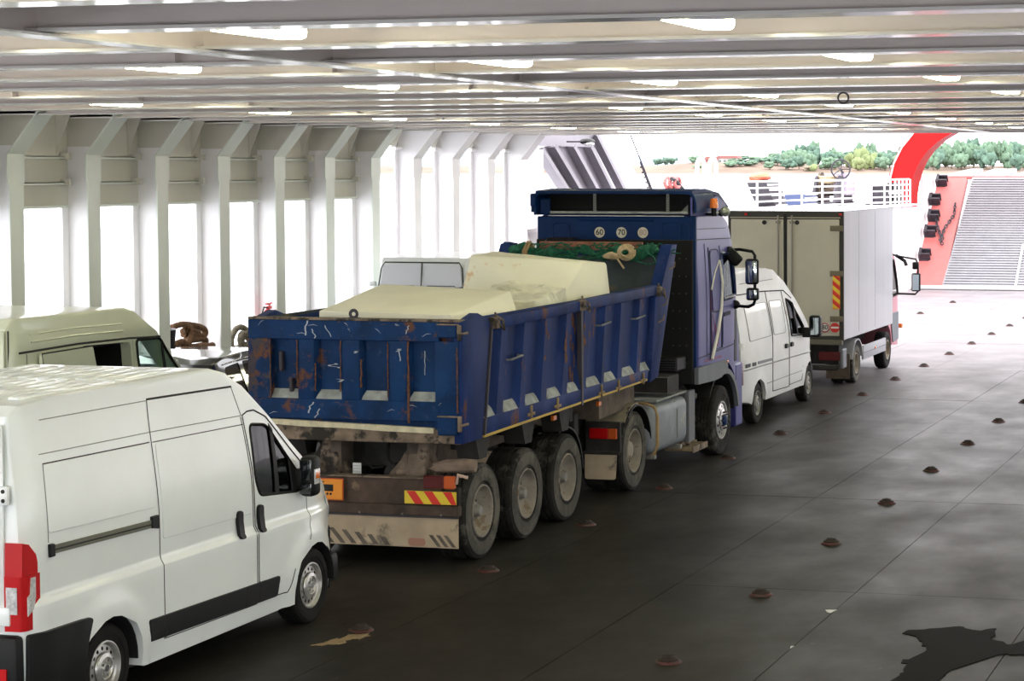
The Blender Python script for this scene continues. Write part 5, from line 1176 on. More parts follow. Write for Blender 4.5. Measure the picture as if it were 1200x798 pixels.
mk('red_stain', mat('faded_red_print', (.36, .19, .14), .9), dt, lambda b: prism(b, roundpoly([(.46, .215), (.66, .215), (.66, .30), (.46, .30)], .06), .337, .340, 'y'))
# tail lamp, chevrons, orange plate
tl_ = B3('tail_lamp', dark_red_lens, dt, .65, .885, .31, .37, .845, .985, .01); B3('amber_lens', mat('amber_lens', (.55, .10, .02), .25, coat=.6), tl_, .885, 1.01, .31, .37, .845, .985, .01)
tl_ = B3('tail_lamp', dark_red_lens, dt, -.95, -.72, .31, .37, .98, 1.10, .01)
cv = B3('hazard_board', yellow, dt, .43, 1.03, .318, .328, .675, .815, .002)
for k in range(3):
    x0 = .455 + k * .20 + (.02 if k == 2 else 0); x1 = min(1.03, x0 + .10)
    mk('red_band', red, cv, lambda b: prism(b, [(max(.43, x0 + .10), .677), (min(1.03, x1 + .10), .677), (x1, .813), (x0, .813)], .3145, .3185, 'y'))
pl = B3('long_vehicle_plate', orange, dt, -.665, -.29, .30, .315, .69, .91, .004)
B3('plate_border', mat('plate_red_edge', (.6, .08, .02), .5), dt, -.675, -.28, .312, .318, .68, .92, .002)
mk('pictogram', black, pl, lambda b: bbox(b, -.645, -.395, .296, .301, .78, .855, .004)); mk('pictogram', black, pl, lambda b: box(b, -.60, -.56, .296, .301, .77, .782))
for x in (-.605, -.505, -.465, -.425): mk('pictogram_wheel', black, pl, lambda b: disc(b, (x, .2985, .752), .014, 'y', 12, .004))
mk('plate_number', black, pl, lambda b: box(b, -.54, -.50, .296, .301, .875, .885))
B3('second_plate', orange, dt, -.66, -.62, .30, .315, .55, .68, .004)
# running gear
for k, y in enumerate((.81, 2.13, 3.46)):
    for s in (1, -1): wheel(dt, s * 1.12, y, .53, .53, .385, 'deep', s, dusty_rubber, True)
    mk('axle', chassis_black, dt, lambda b: cyl(b, (-.8, y, .53), (.8, y, .53), .08, 12))
for s in (1, -1): mk('mudguard', black_plastic, dt, lambda b: arcfender(b, 3.46, .53, .62, 1.2, 3.1, *sorted((s * .74, s * 1.10))), smooth=50)
mk('mudguard_stay', chassis_black, dt, lambda b: tube(b, [(.5, 3.9, 1.1), (.9, 3.98, 1.0), (1.08, 4.02, .7)], .02, 6))
B3('landing_leg', chassis_black, dt, .75, .88, 4.35, 4.5, .55, 1.2, .01)

# ---------------- cargo ------------------------------------------------
def hull(name, pts, m, label, cat, group=None, bev=.02, rough=0, sub=0):
    bm = BM(); vs = [bm.verts.new(p) for p in pts]
    bmesh.ops.convex_hull(bm, input=vs)
    bmesh.ops.dissolve_limit(bm, angle_limit=.02, verts=bm.verts, edges=bm.edges)
    if bev: bmesh.ops.bevel(bm, geom=list(bm.edges), offset=bev, segments=2, profile=.6, affect='EDGES', clamp_overlap=True)
    if rough:
        bmesh.ops.triangulate(bm, faces=bm.faces)
        for _ in range(sub): bmesh.ops.subdivide_edges(bm, edges=[e for e in bm.edges if e.calc_length() > .12], cuts=1); bmesh.ops.triangulate(bm, faces=bm.faces)
        bm.normal_update()
        for v in bm.verts: v.co += v.normal * rough * noise.noise(v.co * 3.5)
    return tag(obj(name, bm, m, None, 25), label, cat, group)
hull('stone_block', [(-10.98, 21.65, 2.735), (-11.36, 24.05, 2.90), (-9.52, 23.6, 2.865), (-9.34, 21.50, 2.725), (-9.28, 23.2, 2.64), (-9.28, 21.75, 2.60), (-10.98, 21.65, 1.60), (-11.36, 24.05, 1.60), (-9.30, 23.6, 1.60), (-9.30, 21.5, 1.60)], stone,
     'smooth pale cream stone slab filling the rear of the blue tipper, nearest the tailgate', 'stone')
hull('stone_block', [(-10.93, 25.75, 3.19), (-9.47, 25.95, 3.10), (-9.30, 26.35, 3.08), (-10.93, 26.6, 3.20), (-11.03, 25.45, 2.3), (-9.62, 25.35, 2.55), (-9.26, 26.2, 2.35), (-11.05, 25.6, 1.60), (-9.3, 25.7, 1.60), (-9.3, 26.75, 1.60), (-11.0, 26.75, 1.60)], stone_tall,
     'tall cream stone block with orange broken right edge, behind the slab in the tipper', 'stone', None, .02, .012, 2)
hull('stone_fragment', [(-10.25, 24.25, 2.72), (-9.45, 24.2, 2.70), (-9.40, 25.2, 2.83), (-10.2, 25.15, 2.90), (-10.35, 24.15, 1.60), (-9.30, 24.1, 1.60), (-9.32, 25.25, 1.60), (-10.3, 25.3, 1.60)], stone_rough,
     'rough mottled stone lump wedged between the slab and the tall block in the tipper', 'stone', None, .03, .10, 3)
# green net along the head board
nt_ = thing('cargo_net', 'green net bundled along the top of the tipper head board', 'net', (-10.34, 28.42, 3.10))
rn = random.Random(4)
def netbulk(b):
    p = []; n = 40
    for k in range(n + 1):
        x = -1.10 + 2.15 * k / n; p.append((x, .0 + rn.uniform(-.02, .02), .02 + .045 * math.sin(k * .7) + rn.uniform(-.02, .02) - (.05 if .2 < k / n < .42 else 0)))
    tube(b, p, [.075 + rn.uniform(-.02, .03) - (.02 if .3 < k / n < .6 else 0) for k in range(n + 1)], 9)
mk('bundle', net_green, nt_, netbulk, smooth=60)
for q in range(70):
    x = rn.uniform(-1.12, .95); L_ = rn.uniform(.15, .5); y = rn.uniform(-.09, .0)
    def strand(b):
        p = []; z = rn.uniform(-.06, .14)
        for k in range(6): p.append((x + L_ * k / 5, y - .03 * math.sin(k), z + rn.uniform(-.035, .035)))
        tube(b, p, rn.uniform(.006, .014), 4)
    mk('net_strand', net_green, nt_, strand, smooth=60)
for x in (-.80, -.84): mk('tie', strap_tan, nt_, lambda b: tube(b, [(x, .1, .06), (x - .02, .0, .16), (x - .04, -.12, .04), (x - .03, -.13, -.10)], .022, 6))
sp = thing('rope_spool', 'tan rope coil tied over the green net, right of the tipper head board', 'rope', (-9.66, 28.22, 3.14))
for k in range(4): mk('coil_turn', rope_tan, sp, lambda b: tube(b, [((.105 - k * .018) * math.cos(a), -.03 - .02 * k + .05 * math.cos(a), (.105 - k * .018) * math.sin(a)) for a in [q * PI / 9 for q in range(18)]], .017, 6, True), smooth=60)
mk('knotted_end', rope_tan, sp, lambda b: (blob(b, (-.20, -.06, -.05), (.13, .06, .05), 2, .5, 3, 2), tube(b, [(-.12, -.08, -.08), (-.05, -.12, -.16), (.0, -.14, -.22)], .014, 5)), smooth=60)
mk('loose_line', net_green, sp, lambda b: tube(b, [(.1, 0, .05), (.25, -.02, .03), (.38, 0, -.06), (.42, .0, -.14), (.30, .02, -.17), (.1, .02, -.12)], .010, 5), smooth=60)

# ---------------- blue tractor unit -----------------------------------------
tr = thing('tractor_unit', 'blue tractor unit coupled to the tipper, with roof spoiler and speed stickers', 'truck', (-10.30, 26.2, 0))
def wc_(y, z):
    w = 1.245 - .05 * sstep(2.3, 3.6, z) - .03 * sstep(3.2, 3.65, z) - .10 * sstep(4.9, 5.8, y) ** 2
    return w
cabo = [(3.37, 1.42), (4.95, 1.42), (5.25, 1.25), (5.42, .95), (5.47, .35), (5.70, .32), (5.84, .50), (5.86, 1.3), (5.80, 1.7), (5.60, 2.4), (5.38, 3.1), (5.15, 3.50), (4.85, 3.62), (3.55, 3.64), (3.37, 3.60)]
cwin = roundpoly([(4.62, 3.03), (5.22, 3.01), (5.42, 2.36), (4.64, 2.33)], .05)
inner = BM(); prism(inner, [(3.6, 1.6), (5.5, 1.6), (5.62, 2.1), (5.25, 3.1), (5.0, 3.4), (3.6, 3.4)], -1.08, 1.08)
wc = BM(); prism(wc, cwin, -1.6, 1.6)
wsh = BM(); prism(wsh, [(5.3, 2.15), (6.3, 2.15), (6.3, 3.2), (5.0, 3.2)], -1.02, 1.02)
body('cab_shell', cabo, 1.245, wc_, lit_cab_blue, tr, .05, 1.2, [inner, wc, wsh], .16)
B3('cab_rear_panel', blue_cab, tr, -1.19, 1.17, 3.335, 3.372, 1.42, 3.60, .015)
mk('rear_corner_trim', blue_cab, tr, lambda b: bbox(b, 1.13, 1.222, 3.34, 3.42, 1.42, 3.62, .02))
for (a, b_, z0, z1) in ((-.95, -.70, 3.25, 3.50), (.72, .98, 3.22, 3.52), (1.02, 1.12, 3.15, 3.5), (-.55, .6, 3.54, 3.56)):
    seam_pts = roundpoly([(a, z0), (b_, z0), (b_, z1), (a, z1)], .06) if b_ - a < 1 else [(a, z0), (b_, z0), (b_, z1), (a, z1)]
    mk('pressed_bead', blue_cab, tr, lambda b: tube(b, [(x, 3.333, z) for x, z in seam_pts], .008, 5, True))
mk('seam_white_line', sign_white, tr, lambda b: bbox(b, -1.02, 1.05, 3.325, 3.337, 3.605, 3.615, .002))
for x, s_ in ((-.23, '60'), (.105, '70'), (.43, '80')):
    d = mk('speed_sticker', white_flat, tr, lambda b: disc(b, (x, 3.333, 3.37), .078, 'y', 28, .004)); mk('sticker_ring', mat('sticker_edge', (.25, .2, .16), .7), d, lambda b: tube(b, [(x + .078 * math.cos(a), 3.332, 3.37 + .078 * math.sin(a)) for a in [q * PI / 14 for q in range(28)]], .003, 4, True))
    text(s_, .115, (x, 3.330, 3.37), (PI / 2, 0, 0), black if s_ != '80' else mat('faded_pink_print', (.42, .30, .26), .8), d, 'digits')
# black screen and equipment behind the cab
B3('rear_screen', deep_black, tr, -1.18, 1.19, 3.27, 3.335, 1.20, 3.27, .01)
for j in range(7):
    for i in range(3): mk('screen_bolt', dark_iron, tr, lambda b: disc(b, (.9 + i * .1, 3.266, 1.5 + j * .25), .012, 'y', 6, .01))
B3('air_intake_duct', black_plastic, tr, -.9, -.5, 2.85, 3.25, 1.1, 3.3, .04)
B3('equipment_box', black_plastic, tr, .55, 1.12, 2.75, 3.2, 1.42, 1.62, .02)
for k in range(5): mk('box_rib', dark_iron, tr, lambda b: box(b, .6, 1.1, 2.735, 2.75, 1.44 + k * .035, 1.455 + k * .035))
B3('battery_box', chassis_black, tr, .55, 1.15, 2.25, 2.75, 1.16, 1.40, .01); mk('box_edge', hub_grey, tr, lambda b: tube(b, [(.56, 2.245, 1.17), (1.15, 2.245, 1.17), (1.15, 2.245, 1.39), (.56, 2.245, 1.39)], .008, 4, True))
mk('air_hose', black, tr, lambda b: [tube(b, [(.1 * k, 3.2, 2.0), (.1 * k + .05, 2.8, 1.5), (.1 * k, 2.3, 1.35), (.1 * k, 1.9, 1.25)], .02, 6) for k in (0,)])
for x in (-.4, .4): P3('chassis_rail', chassis_black, tr, [(.1, .78), (5.6, .78), (5.6, 1.04), (.1, 1.04)], x - .05, x + .05)
B3('fifth_wheel', chassis_black, tr, -.5, .5, .7, 1.5, 1.03, 1.12, .02)
# spoiler
sp_ = mk('roof_spoiler', blue_cab, tr, lambda b: None if False else [prism(b, pp, *xx, 'x') for pp, xx in (
    ([(3.25, 3.97), (3.9, 4.0), (4.6, 3.93), (5.1, 3.72), (5.1, 3.66), (4.55, 3.88), (3.9, 3.95), (3.25, 3.93)], (-1.18, 1.20)),)])
for s in (1, -1):
    bm = BM()
    prof_ = [(1.0, 3.97), (1.12, 3.96), (1.19, 3.90), (1.215, 3.80), (1.215, 3.66), (1.185, 3.66), (1.185, 3.80), (1.16, 3.87), (1.10, 3.925), (1.0, 3.93)]
    prism(bm, [(s * x + (.05 if s > 0 else -.03), z) for x, z in prof_], 3.24, 4.2, 'y'); obj('spoiler_corner', bm, blue_cab, sp_, 50)
    P3('spoiler_side', lit_cab_blue if s > 0 else blue_cab, tr, [(3.24, 3.62), (5.0, 3.60), (4.9, 3.78), (4.5, 3.88), (4.0, 3.90), (3.24, 3.88)], *sorted((s * 1.175, s * 1.205)))
B3('spoiler_inner', deep_black, sp_, -1.16, 1.15, 3.75, 3.78, 3.64, 3.93, .003)
B3('spoiler_foot', dusty_ledge, sp_, -1.10, 1.10, 3.36, 3.42, 3.64, 3.675, .004)
for s in (-1, 1): P3('spoiler_brace', mat('brace_grey', (.17, .17, .15), .7), sp_, [(s * 1.10, 3.66), (s * .98, 3.66), (s * 1.10, 3.78)], 3.37, 3.40, 'y')
for x in (-.32, .79):
    o_ = B3('spoiler_strut', mat('strut_grey', (.20, .21, .19), .6, metal=.3), sp_, x - .022, x + .022, 3.38, 3.41, 3.67, 3.94, .003)
    for k in range(6): mk('strut_hole', black, sp_, lambda b: disc(b, (x, 3.379, 3.71 + k * .035), .007, 'y', 8, .003))
mk('spoiler_flap', blue_cab, tr, lambda b: bbox(b, -1.25, -1.17, 3.20, 3.6, 3.74, 3.93, .02)); B3('spoiler_lower', blue_cab, tr, -1.16, -1.0, 3.34, 3.4, 3.62, 3.86, .02)
# roof fittings
bc = mk('beacon', orange_lens, tr, lambda b: lathe(b, [(3.72, .001), (3.72, .065), (3.84, .055), (3.86, .045), (3.86, .001)], (1.33, 3.9, 0), 16, 'z')); mk('beacon_base', black_plastic, bc, lambda b: (cyl(b, (1.33, 3.9, 3.60), (1.33, 3.9, 3.72), .04, 12), cyl(b, (1.15, 3.9, 3.63), (1.35, 3.9, 3.63), .02, 8)))
mk('roof_lamp', mat('lamp_shell_grey', (.30, .33, .27), .4, metal=.3), tr, lambda b: (blob(b, (1.50, 3.9, 3.67), (.075, .09, .075), 2, 0), tube(b, [(1.18, 3.9, 3.63), (1.50, 3.9, 3.66)], .014, 6)), smooth=60)
mk('roof_lamp', black_plastic, tr, lambda b: (blob(b, (1.43, 3.95, 3.65), (.055, .07, .055), 2, 0)), smooth=60)
# side of the cab
def cp(nm, poly, m, off=.001, th=.008, rnd=.03, s=1): return plate(nm, roundpoly(poly, rnd) if rnd else poly, wc_, off, th, m, tr, s, .2, .004, 0)
dk = mat('dark_blue_gap', (.012, .015, .04), .7)
seam('door_gap', [(3.98, 3.14), (3.98, 1.50)], wc_, dk, tr, .008, .003); seam('door_gap', [(3.80, 3.2), (3.80, 1.55)], wc_, dk, tr, .004, .003)
cp('side_locker', [(4.04, 3.08), (4.44, 3.08), (4.50, 2.9), (4.54, 2.2), (4.10, 2.2), (4.05, 2.6)], lit_cab_blue, .001, .012, .08)
seam('locker_gap', roundpoly([(4.03, 3.10), (4.46, 3.10), (4.53, 2.85), (4.55, 2.18), (4.06, 2.18)], .08), wc_, dk, tr, .007, .002, 1, True)
seam('locker_gap', [(4.03, 2.17), (4.03, 1.62), (4.56, 1.63), (4.56, 2.17)], wc_, dk, tr, .007, .003)
seam('door_gap', [(4.56, 3.15), (4.60, 2.3), (4.60, 1.62)], wc_, dk, tr, .006, .003)
seam('cab_line', [(3.37, 3.27), (4.6, 3.25), (5.2, 3.24)], wc_, dk, tr, .006, .002); seam('cab_line', [(3.40, 3.42), (5.0, 3.40)], wc_, dk, tr, .004, .002)
seam('cab_line', [(3.37, 1.56), (4.5, 1.60), (5.6, 1.64)], wc_, dk, tr, .008, .002)
cp('lower_door', [(4.64, 2.25), (5.50, 2.27), (5.66, 1.70), (4.64, 1.66)], lit_cab_blue, .001, .006, .05)
cp('window_surround', [(4.56, 3.10), (5.26, 3.08), (5.36, 2.75), (4.62, 2.26), (4.56, 2.5)], mat('window_dark_blue', (.012, .03, .12), .3, coat=.5), -.002, .006, .05) if False else None
for s in (1, -1):
    seam('window_rubber', cwin, wc_, mat('window_dark_blue', (.012, .03, .12), .3, coat=.5), tr, .028, .0, s, True)
    plate('side_window', cwin, wc_, -.02, .003, clear_glass, tr, s)
mk('window_divider', black_plastic, tr, lambda b: bbox(b, 1.17, 1.20, 5.02, 5.06, 2.35, 3.02, .005))
B3('wind_deflector', black_plastic, tr, 1.20, 1.235, 5.28, 5.44, 1.35, 2.15, .015)
for z in (1.80, 1.72): B3('air_slot', black, tr, 1.225, 1.243, 4.70, 4.84, z, z + .05, .006)
cp('door_handle', [(4.66, 2.14), (5.0, 2.15), (5.0, 2.09), (4.66, 2.08)], dk, .004, .012, .02)
# faint red arrow marks painted on the door and the white strap hanging over it
fr_ = mat('faded_red_mark', (.24, .07, .13), .7)
for (a, b_) in (((4.10, 2.15), (4.34, 1.66)), ((4.58, 2.10), (4.34, 1.66)), ((4.22, 2.0), (4.36, 1.75))): seam('painted_mark', [a, b_], wc_, fr_, tr, .02, -.012)
mk('door_lettering', fr_, tr, lambda b: [box(b, 1.243, 1.2465, 3.7 + k * .13, 3.78 + k * .13, 1.475, 1.515) for k in range(7)])
mk('hanging_strap', mat('strap_white', (.80, .78, .70), .7), tr, lambda b: (tube(b, [(1.235, 4.48, 2.93), (1.27, 4.54, 2.6), (1.275, 4.46, 2.2), (1.275, 4.30, 1.9), (1.275, 3.98, 1.50)], .024, 6), tube(b, [(1.235, 4.48, 2.93), (1.25, 4.2, 2.75), (1.26, 4.0, 2.52)], .012, 6)), smooth=60)
seam('strap_shadow_cord', [(4.0, 2.52), (4.05, 2.0), (4.12, 1.6)], wc_, fr_, tr, .006, .003)
# grey fender, wheel house, bumper step
def arcpts(yc, zc, r, a0, a1, n): return [(yc - r * math.cos(a0 + (a1 - a0) * k / n), zc + r * math.sin(a0 + (a1 - a0) * k / n)) for k in range(n + 1)]
for s in (1, -1):
    fpoly = [(3.33, 1.19), (4.16, 1.17)] + arcpts(4.72, .52, .70, 1.25, 2.95, 12) + list(reversed(arcpts(4.72, .52, .78, 1.75, 2.95, 10))) + [(4.85, 1.43), (3.33, 1.43)]
    P3('fender', grey_plastic, tr, fpoly, *sorted((s * 1.20, s * 1.262)))
    mk('wheel_house', black, tr, lambda b: arcfender(b, 4.72, .52, .72, .6, 3.0, *sorted((s * .75, s * 1.19))), smooth=50)
    wheel(tr, s * 1.20, 4.72, .52, .52, .30, 'steer', s, dusty_rubber)
    wheel(tr, s * 1.08, 1.0, .53, .53, .27, 'dish', s, dusty_rubber, False, True)
    B3('front_corner', lit_cab_blue, tr, *sorted((s * 1.06, s * 1.20)), 5.47, 5.86, .32, 1.3, .03)
    mk('drive_fender', black_plastic, tr, lambda b: arcfender(b, 1.0, .53, .62, 1.0, 3.0, *sorted((s * .52, s * 1.12))), smooth=50)
    P3('fender_top', mat('dusty_fender', (.24, .21, .15), .9, var=.4, vscale=6, bump=.5, col2=(.03, .03, .03), thr=.58, tscale=3), tr, arcpts(1.0, .53, .645, .75, 1.75, 8) + list(reversed(arcpts(1.0, .53, .62, .75, 1.75, 8))), *sorted((s * .56, s * 1.10)))
    B3('lamp_panel', chassis_black, tr, *sorted((s * .62, s * 1.10)), .36, .42, .58, .98, .01)
    l_ = B3('tail_lamp', red_lens, tr, *sorted((s * .68, s * .94)), .33, .37, .76, .90, .01); B3('amber_lens', MATS['amber_lens'], l_, *sorted((s * .94, s * 1.06)), .33, .37, .76, .90, .01)
    P3('mud_flap', tan_mud, tr, roundpoly([(s * .62, .23), (s * 1.04, .23), (s * 1.06, .56), (s * .62, .57)], .03), .33, .35, 'y')
    B3('flap_rail', chassis_black, tr, *sorted((s * .60, s * 1.10)), .32, .36, .555, .60, .008)
B3('fender_marker', orange_lens, tr, 1.262, 1.275, 4.78, 4.86, 1.375, 1.41, .004)
mk('axle', chassis_black, tr, lambda b: (cyl(b, (-.8, 1.0, .53), (.8, 1.0, .53), .12, 12), blob(b, (0, 1.0, .53), (.25, .25, .25), 2, 0))); mk('axle', chassis_black, tr, lambda b: cyl(b, (-.9, 4.72, .5), (.9, 4.72, .5), .06, 10))
# tank, step plates
tk = mk('fuel_tank', tank_grey, tr, lambda b: bbox(b, .55, 1.15, 1.55, 3.20, .38, 1.06, .13, 5), smooth=60)
for y in (1.72, ): mk('tank_strap', strap_tan, tk, lambda b: tube(b, [(.56, y, .9), (.62, y, 1.03), (.72, y, 1.075), (1.0, y, 1.075), (1.12, y, 1.03), (1.165, y, .9), (1.165, y, .52), (1.12, y, .40), (1.0, y, .36)], .028, 6), smooth=60)
for y in (2.65, ): mk('tank_weld', hub_grey, tk, lambda b: tube(b, [(.62, y, 1.03), (.72, y, 1.066), (1.0, y, 1.066), (1.11, y, 1.03), (1.155, y, .9), (1.155, y, .52), (1.11, y, .41)], .009, 5), smooth=60)
mk('tank_foot', hub_grey, tk, lambda b: bbox(b, .95, 1.14, 1.68, 1.76, .32, .38, .01)); mk('tank_foot', hub_grey, tk, lambda b: bbox(b, .95, 1.14, 2.85, 2.93, .32, .38, .01))
B3('tank_shelf', dusty_ledge, tr, .4, 1.1, 1.9, 3.3, 1.08, 1.11, .005)
B3('front_plate', mat('side_plate_grey', (.13, .135, .15), .6), tr, 1.06, 1.14, 3.26, 3.55, .36, 1.10, .01)
B3('step_plate', mat('muddy_ochre_step', (.24, .18, .10), .9, var=.3, vscale=8, col2=(.10, .08, .06), thr=.55, tscale=5), tr, .75, 1.18, 3.30, 4.02, .22, .28, .01)
B3('step_edge', grimy_steel, tr, 1.17, 1.19, 3.3, 4.02, .20, .29, .004)
mk('mud_clods', mat('mud_clod', (.22, .17, .12), .95, var=.4), tr, lambda b: [blob(b, (.9 + .06 * (k % 3), 3.4 + .1 * k, .30), (.05, .06, .03), 1, .5, 2, k) for k in range(6)])
tr.children[-1]['kind'] = 'stuff'
for k, (y, z) in enumerate(((3.7, .9), (3.85, .75), (3.8, .55), (4.0, .95))): mk('air_fitting', hub_grey, tr, lambda b: (cyl(b, (.8, y, z), (1.02, y, z), .045, 10)))
B3('air_tank', chassis_black, tr, .5, .9, 3.5, 4.0, .45, 1.1, .05)
# mirrors
mm = mk('mirror_frame', black_plastic, tr, lambda b: (tube(b, [(1.16, 5.28, 3.05), (1.36, 5.15, 3.07), (1.56, 5.15, 3.04), (1.60, 5.15, 2.98), (1.60, 5.15, 2.30), (1.58, 5.15, 2.24), (1.50, 5.15, 2.20), (1.22, 5.35, 2.20)], .024, 8), blob(b, (1.24, 5.32, 2.22), (.08, .07, .07), 2, 0)), smooth=60)
m_ = mk('main_mirror', black_plastic, mm, lambda b: bbox(b, 1.455, 1.665, 5.08, 5.19, 2.54, 2.93, .045, 3)); mk('mirror_glass', mirror_glass, mm, lambda b: bbox(b, 1.475, 1.645, 5.072, 5.082, 2.57, 2.90, .004))
mk('wide_mirror', black_plastic, mm, lambda b: bbox(b, 1.475, 1.665, 5.08, 5.19, 2.30, 2.49, .035, 3)); mk('mirror_glass', mirror_glass, mm, lambda b: bbox(b, 1.495, 1.645, 5.072, 5.082, 2.33, 2.46, .004))
km = BM(); bbox(km, -.15, .15, -.06, .06, -.09, .09, .04, 3); km.transform(Matrix.Translation((1.28, 5.05, 2.97)) @ Matrix.Rotation(.75, 4, 'Y')); obj('kerb_mirror', km, black_plastic, mm)
bm = BM(); v = [bm.verts.new(p) for p in ((-1.0, 5.71, 2.15), (1.0, 5.71, 2.15), (.98, 5.36, 3.18), (-.98, 5.36, 3.18))]; bm.faces.new(v); obj('windscreen', bm, clear_glass, tr, 0)
mk('driver_seat', seat_cloth, tr, lambda b: (bbox(b, -.9, -.4, 4.1, 4.3, 1.7, 2.7, .05), bbox(b, .4, .9, 4.1, 4.3, 1.7, 2.7, .05))); B3('front_bumper', blue_cab, tr, -1.18, 1.18, 5.72, 5.90, .32, .9, .03)

# ---------------- box truck -------------------------------------------------
bt = thing('box_truck', 'white box truck with a pink cab, ahead of the older white van', 'truck', (-10.65, 40.62, 0))
B3('box_body', box_alu, bt, -1.165, 1.165, .04, 4.65, .95, 3.46, .012)
B3('roof_trim', chrome, bt, -1.175, 1.175, .0, 4.66, 3.45, 3.475, .004)
for k in (2, 5): B3('side_rivet_strip', box_alu, bt, 1.164, 1.1685, .35 + k * .5, .37 + k * .5, 1.02, 3.42, .001)
B3('door_frame', mat('door_frame_dark', (.03, .027, .022), .6), bt, -1.165, 1.165, -.005, .045, .95, 3.46, .006)
for (a, b_) in ((-1.10, -.035), (.035, 1.08)):
    d = B3('rear_door', box_rear, bt, a, b_, -.03, .0, 1.03, 3.30, .012)
for x in (-.14, .14): mk('locking_bar', mat('locking_bar_metal', (.22, .2, .17), .45, metal=.5), bt, lambda b: (cyl(b, (x, -.05, .98), (x, -.05, 3.38), .018, 8), bbox(b, x - .05, x + .05, -.06, -.03, 3.22, 3.27, .01), bbox(b, x - .05, x + .05, -.06, -.03, 1.1, 1.15, .01)))
mk('center_seal', black, bt, lambda b: box(b, -.035, .035, -.02, .0, .98, 3.40)); mk('top_line', mat('frame_light', (.35, .33, .26), .5), bt, lambda b: box(b, -1.12, 1.1, -.012, -.004, 3.325, 3.345))
for z in (3.13, 2.25, 1.37): mk('door_hinge', mat('hinge_olive', (.14, .12, .08), .7), bt, lambda b: bbox(b, .90, 1.16, -.045, -.02, z - .055, z + .055, .01))
for x in (-.80, 1.10): mk('marker_lamp', red_lens, bt, lambda b: bbox(b, x - .03, x + .03, -.03, .0, 3.38, 3.42, .008))
for x in (-.42, .24): mk('door_lock', black, bt, lambda b: disc(b, (x, -.035, 3.24), .045, 'y', 14, .02))
hb = B3('hazard_board', orange, bt, .955, 1.10, -.045, -.03, 1.56, 2.22, .002)
for k in range(4):
    z0 = 1.56 + k * .18; mk('red_band', red, hb, lambda b: prism(b, [(.955, min(2.22, z0 + .12)), (.955, min(2.22, z0 + .20)), (1.10, min(2.22, z0 + .08)), (1.10, z0)], -.048, -.044, 'y'))
    mk('yellow_band', yellow, hb, lambda b: prism(b, [(.955, min(2.22, z0 + .04)), (.955, min(2.22, z0 + .115)), (1.10, max(1.56, z0 - .01)), (1.10, max(1.56, z0 - .07))], -.048, -.044, 'y')) if k < 4 else None
d = mk('speed_sticker', sign_white, bt, lambda b: disc(b, (.80, -.035, 1.20), .095, 'y', 24, .01)); mk('sticker_ring', mat('sticker_red_ring', (.35, .05, .05), .6), d, lambda b: tube(b, [(.80 + .085 * math.cos(a), -.041, 1.20 + .085 * math.sin(a)) for a in [q * PI / 12 for q in range(24)]], .012, 5, True)); text('80', .12, (.80, -.043, 1.20), (PI / 2, 0, 0), black, d, 'digits')
d = mk('no_entry_sticker', mat('sign_red', (.55, .02, .02), .5), bt, lambda b: disc(b, (1.0, -.037, 1.20), .095, 'y', 24, .012)); mk('white_bar', sign_white, d, lambda b: box(b, .925, 1.075, -.047, -.042, 1.185, 1.22))
B3('rear_sill', mat('sill_olive', (.12, .11, .08), .7), bt, -1.165, 1.14, -.04, .06, .86, .96, .008)
for x in (-.42, .42): P3('chassis_rail', chassis_black, bt, [(.1, .62), (5.2, .62), (5.2, .86), (.1, .86)], x - .04, x + .04)
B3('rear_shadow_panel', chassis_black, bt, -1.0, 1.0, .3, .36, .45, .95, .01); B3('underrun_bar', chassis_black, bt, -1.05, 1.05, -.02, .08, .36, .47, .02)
for s in (1, -1):
    l_ = B3('tail_lamp', dark_red_lens, bt, *sorted((s * .66, s * 1.10)), .02, .08, .55, .72, .01); B3('lamp_housing', grey_plastic, bt, *sorted((s * 1.10, s * 1.16)), -.02, .30, .40, .78, .02)
    mk('fender', grey_plastic if s < 0 else mat('light_fender_grey', (.33, .33, .36), .6), bt, lambda b: arcfender(b, 1.32, .39, .50, .25, 2.9, *sorted((s * .72, s * 1.15)), .03), smooth=50)
    P3('side_guard', MATS['light_fender_grey'] if 'light_fender_grey' in MATS else grey_plastic, bt, [(1.86, .42), (4.02, .42), (4.02, .70), (1.86, .70)], *sorted((s * 1.10, s * 1.15)), 'x', .01)
    B3('guard_rib', grey_plastic, bt, *sorted((s * 1.145, s * 1.158)), 1.88, 4.0, .55, .565, .002)
    wheel(bt, s * 1.12, 1.32, .39, .39, .22, 'dish', s, dusty_rubber, False, True); wheel(bt, s * 1.06, 4.60, .39, .39, .24, 'dish', s, rubber)
    B3('mud_flap', dust_black, bt, *sorted((s * .62, s * 1.10)), .80, .82, .12, .62, .004)
B3('guard_marker', orange_lens, bt, 1.152, 1.165, 2.9, 3.0, .55, .60, .003)
def w6(y, z): return 1.04 - .05 * sstep(1.6, 2.6, z) - .14 * sstep(5.6, 6.25, y) ** 2
cab6 = [(4.75, .75), (4.78, .80)] + arch(4.60, .39, .50, .80, 3)[2:] + arcpts(4.60, .39, .50, 2.3, 2.9, 4) + [(5.15, .45), (6.1, .40), (6.25, .55), (6.22, 1.2), (6.05, 1.55), (5.70, 2.35), (5.50, 2.50), (4.80, 2.54)]
cab6 = [(4.75, .92), (4.95, .80), (5.08, .60), (5.12, .45), (6.1, .40), (6.25, .55), (6.22, 1.2), (6.05, 1.55), (5.70, 2.35), (5.50, 2.50), (4.75, 2.54)]
inner = BM(); prism(inner, [(4.85, 1.0), (5.95, 1.0), (5.9, 1.5), (5.6, 2.3), (4.85, 2.4)], -.9, .9)
cw6 = roundpoly([(4.95, 2.32), (5.52, 2.30), (5.86, 1.52), (4.95, 1.50)], .05); wc = BM(); prism(wc, cw6, -1.4, 1.4)
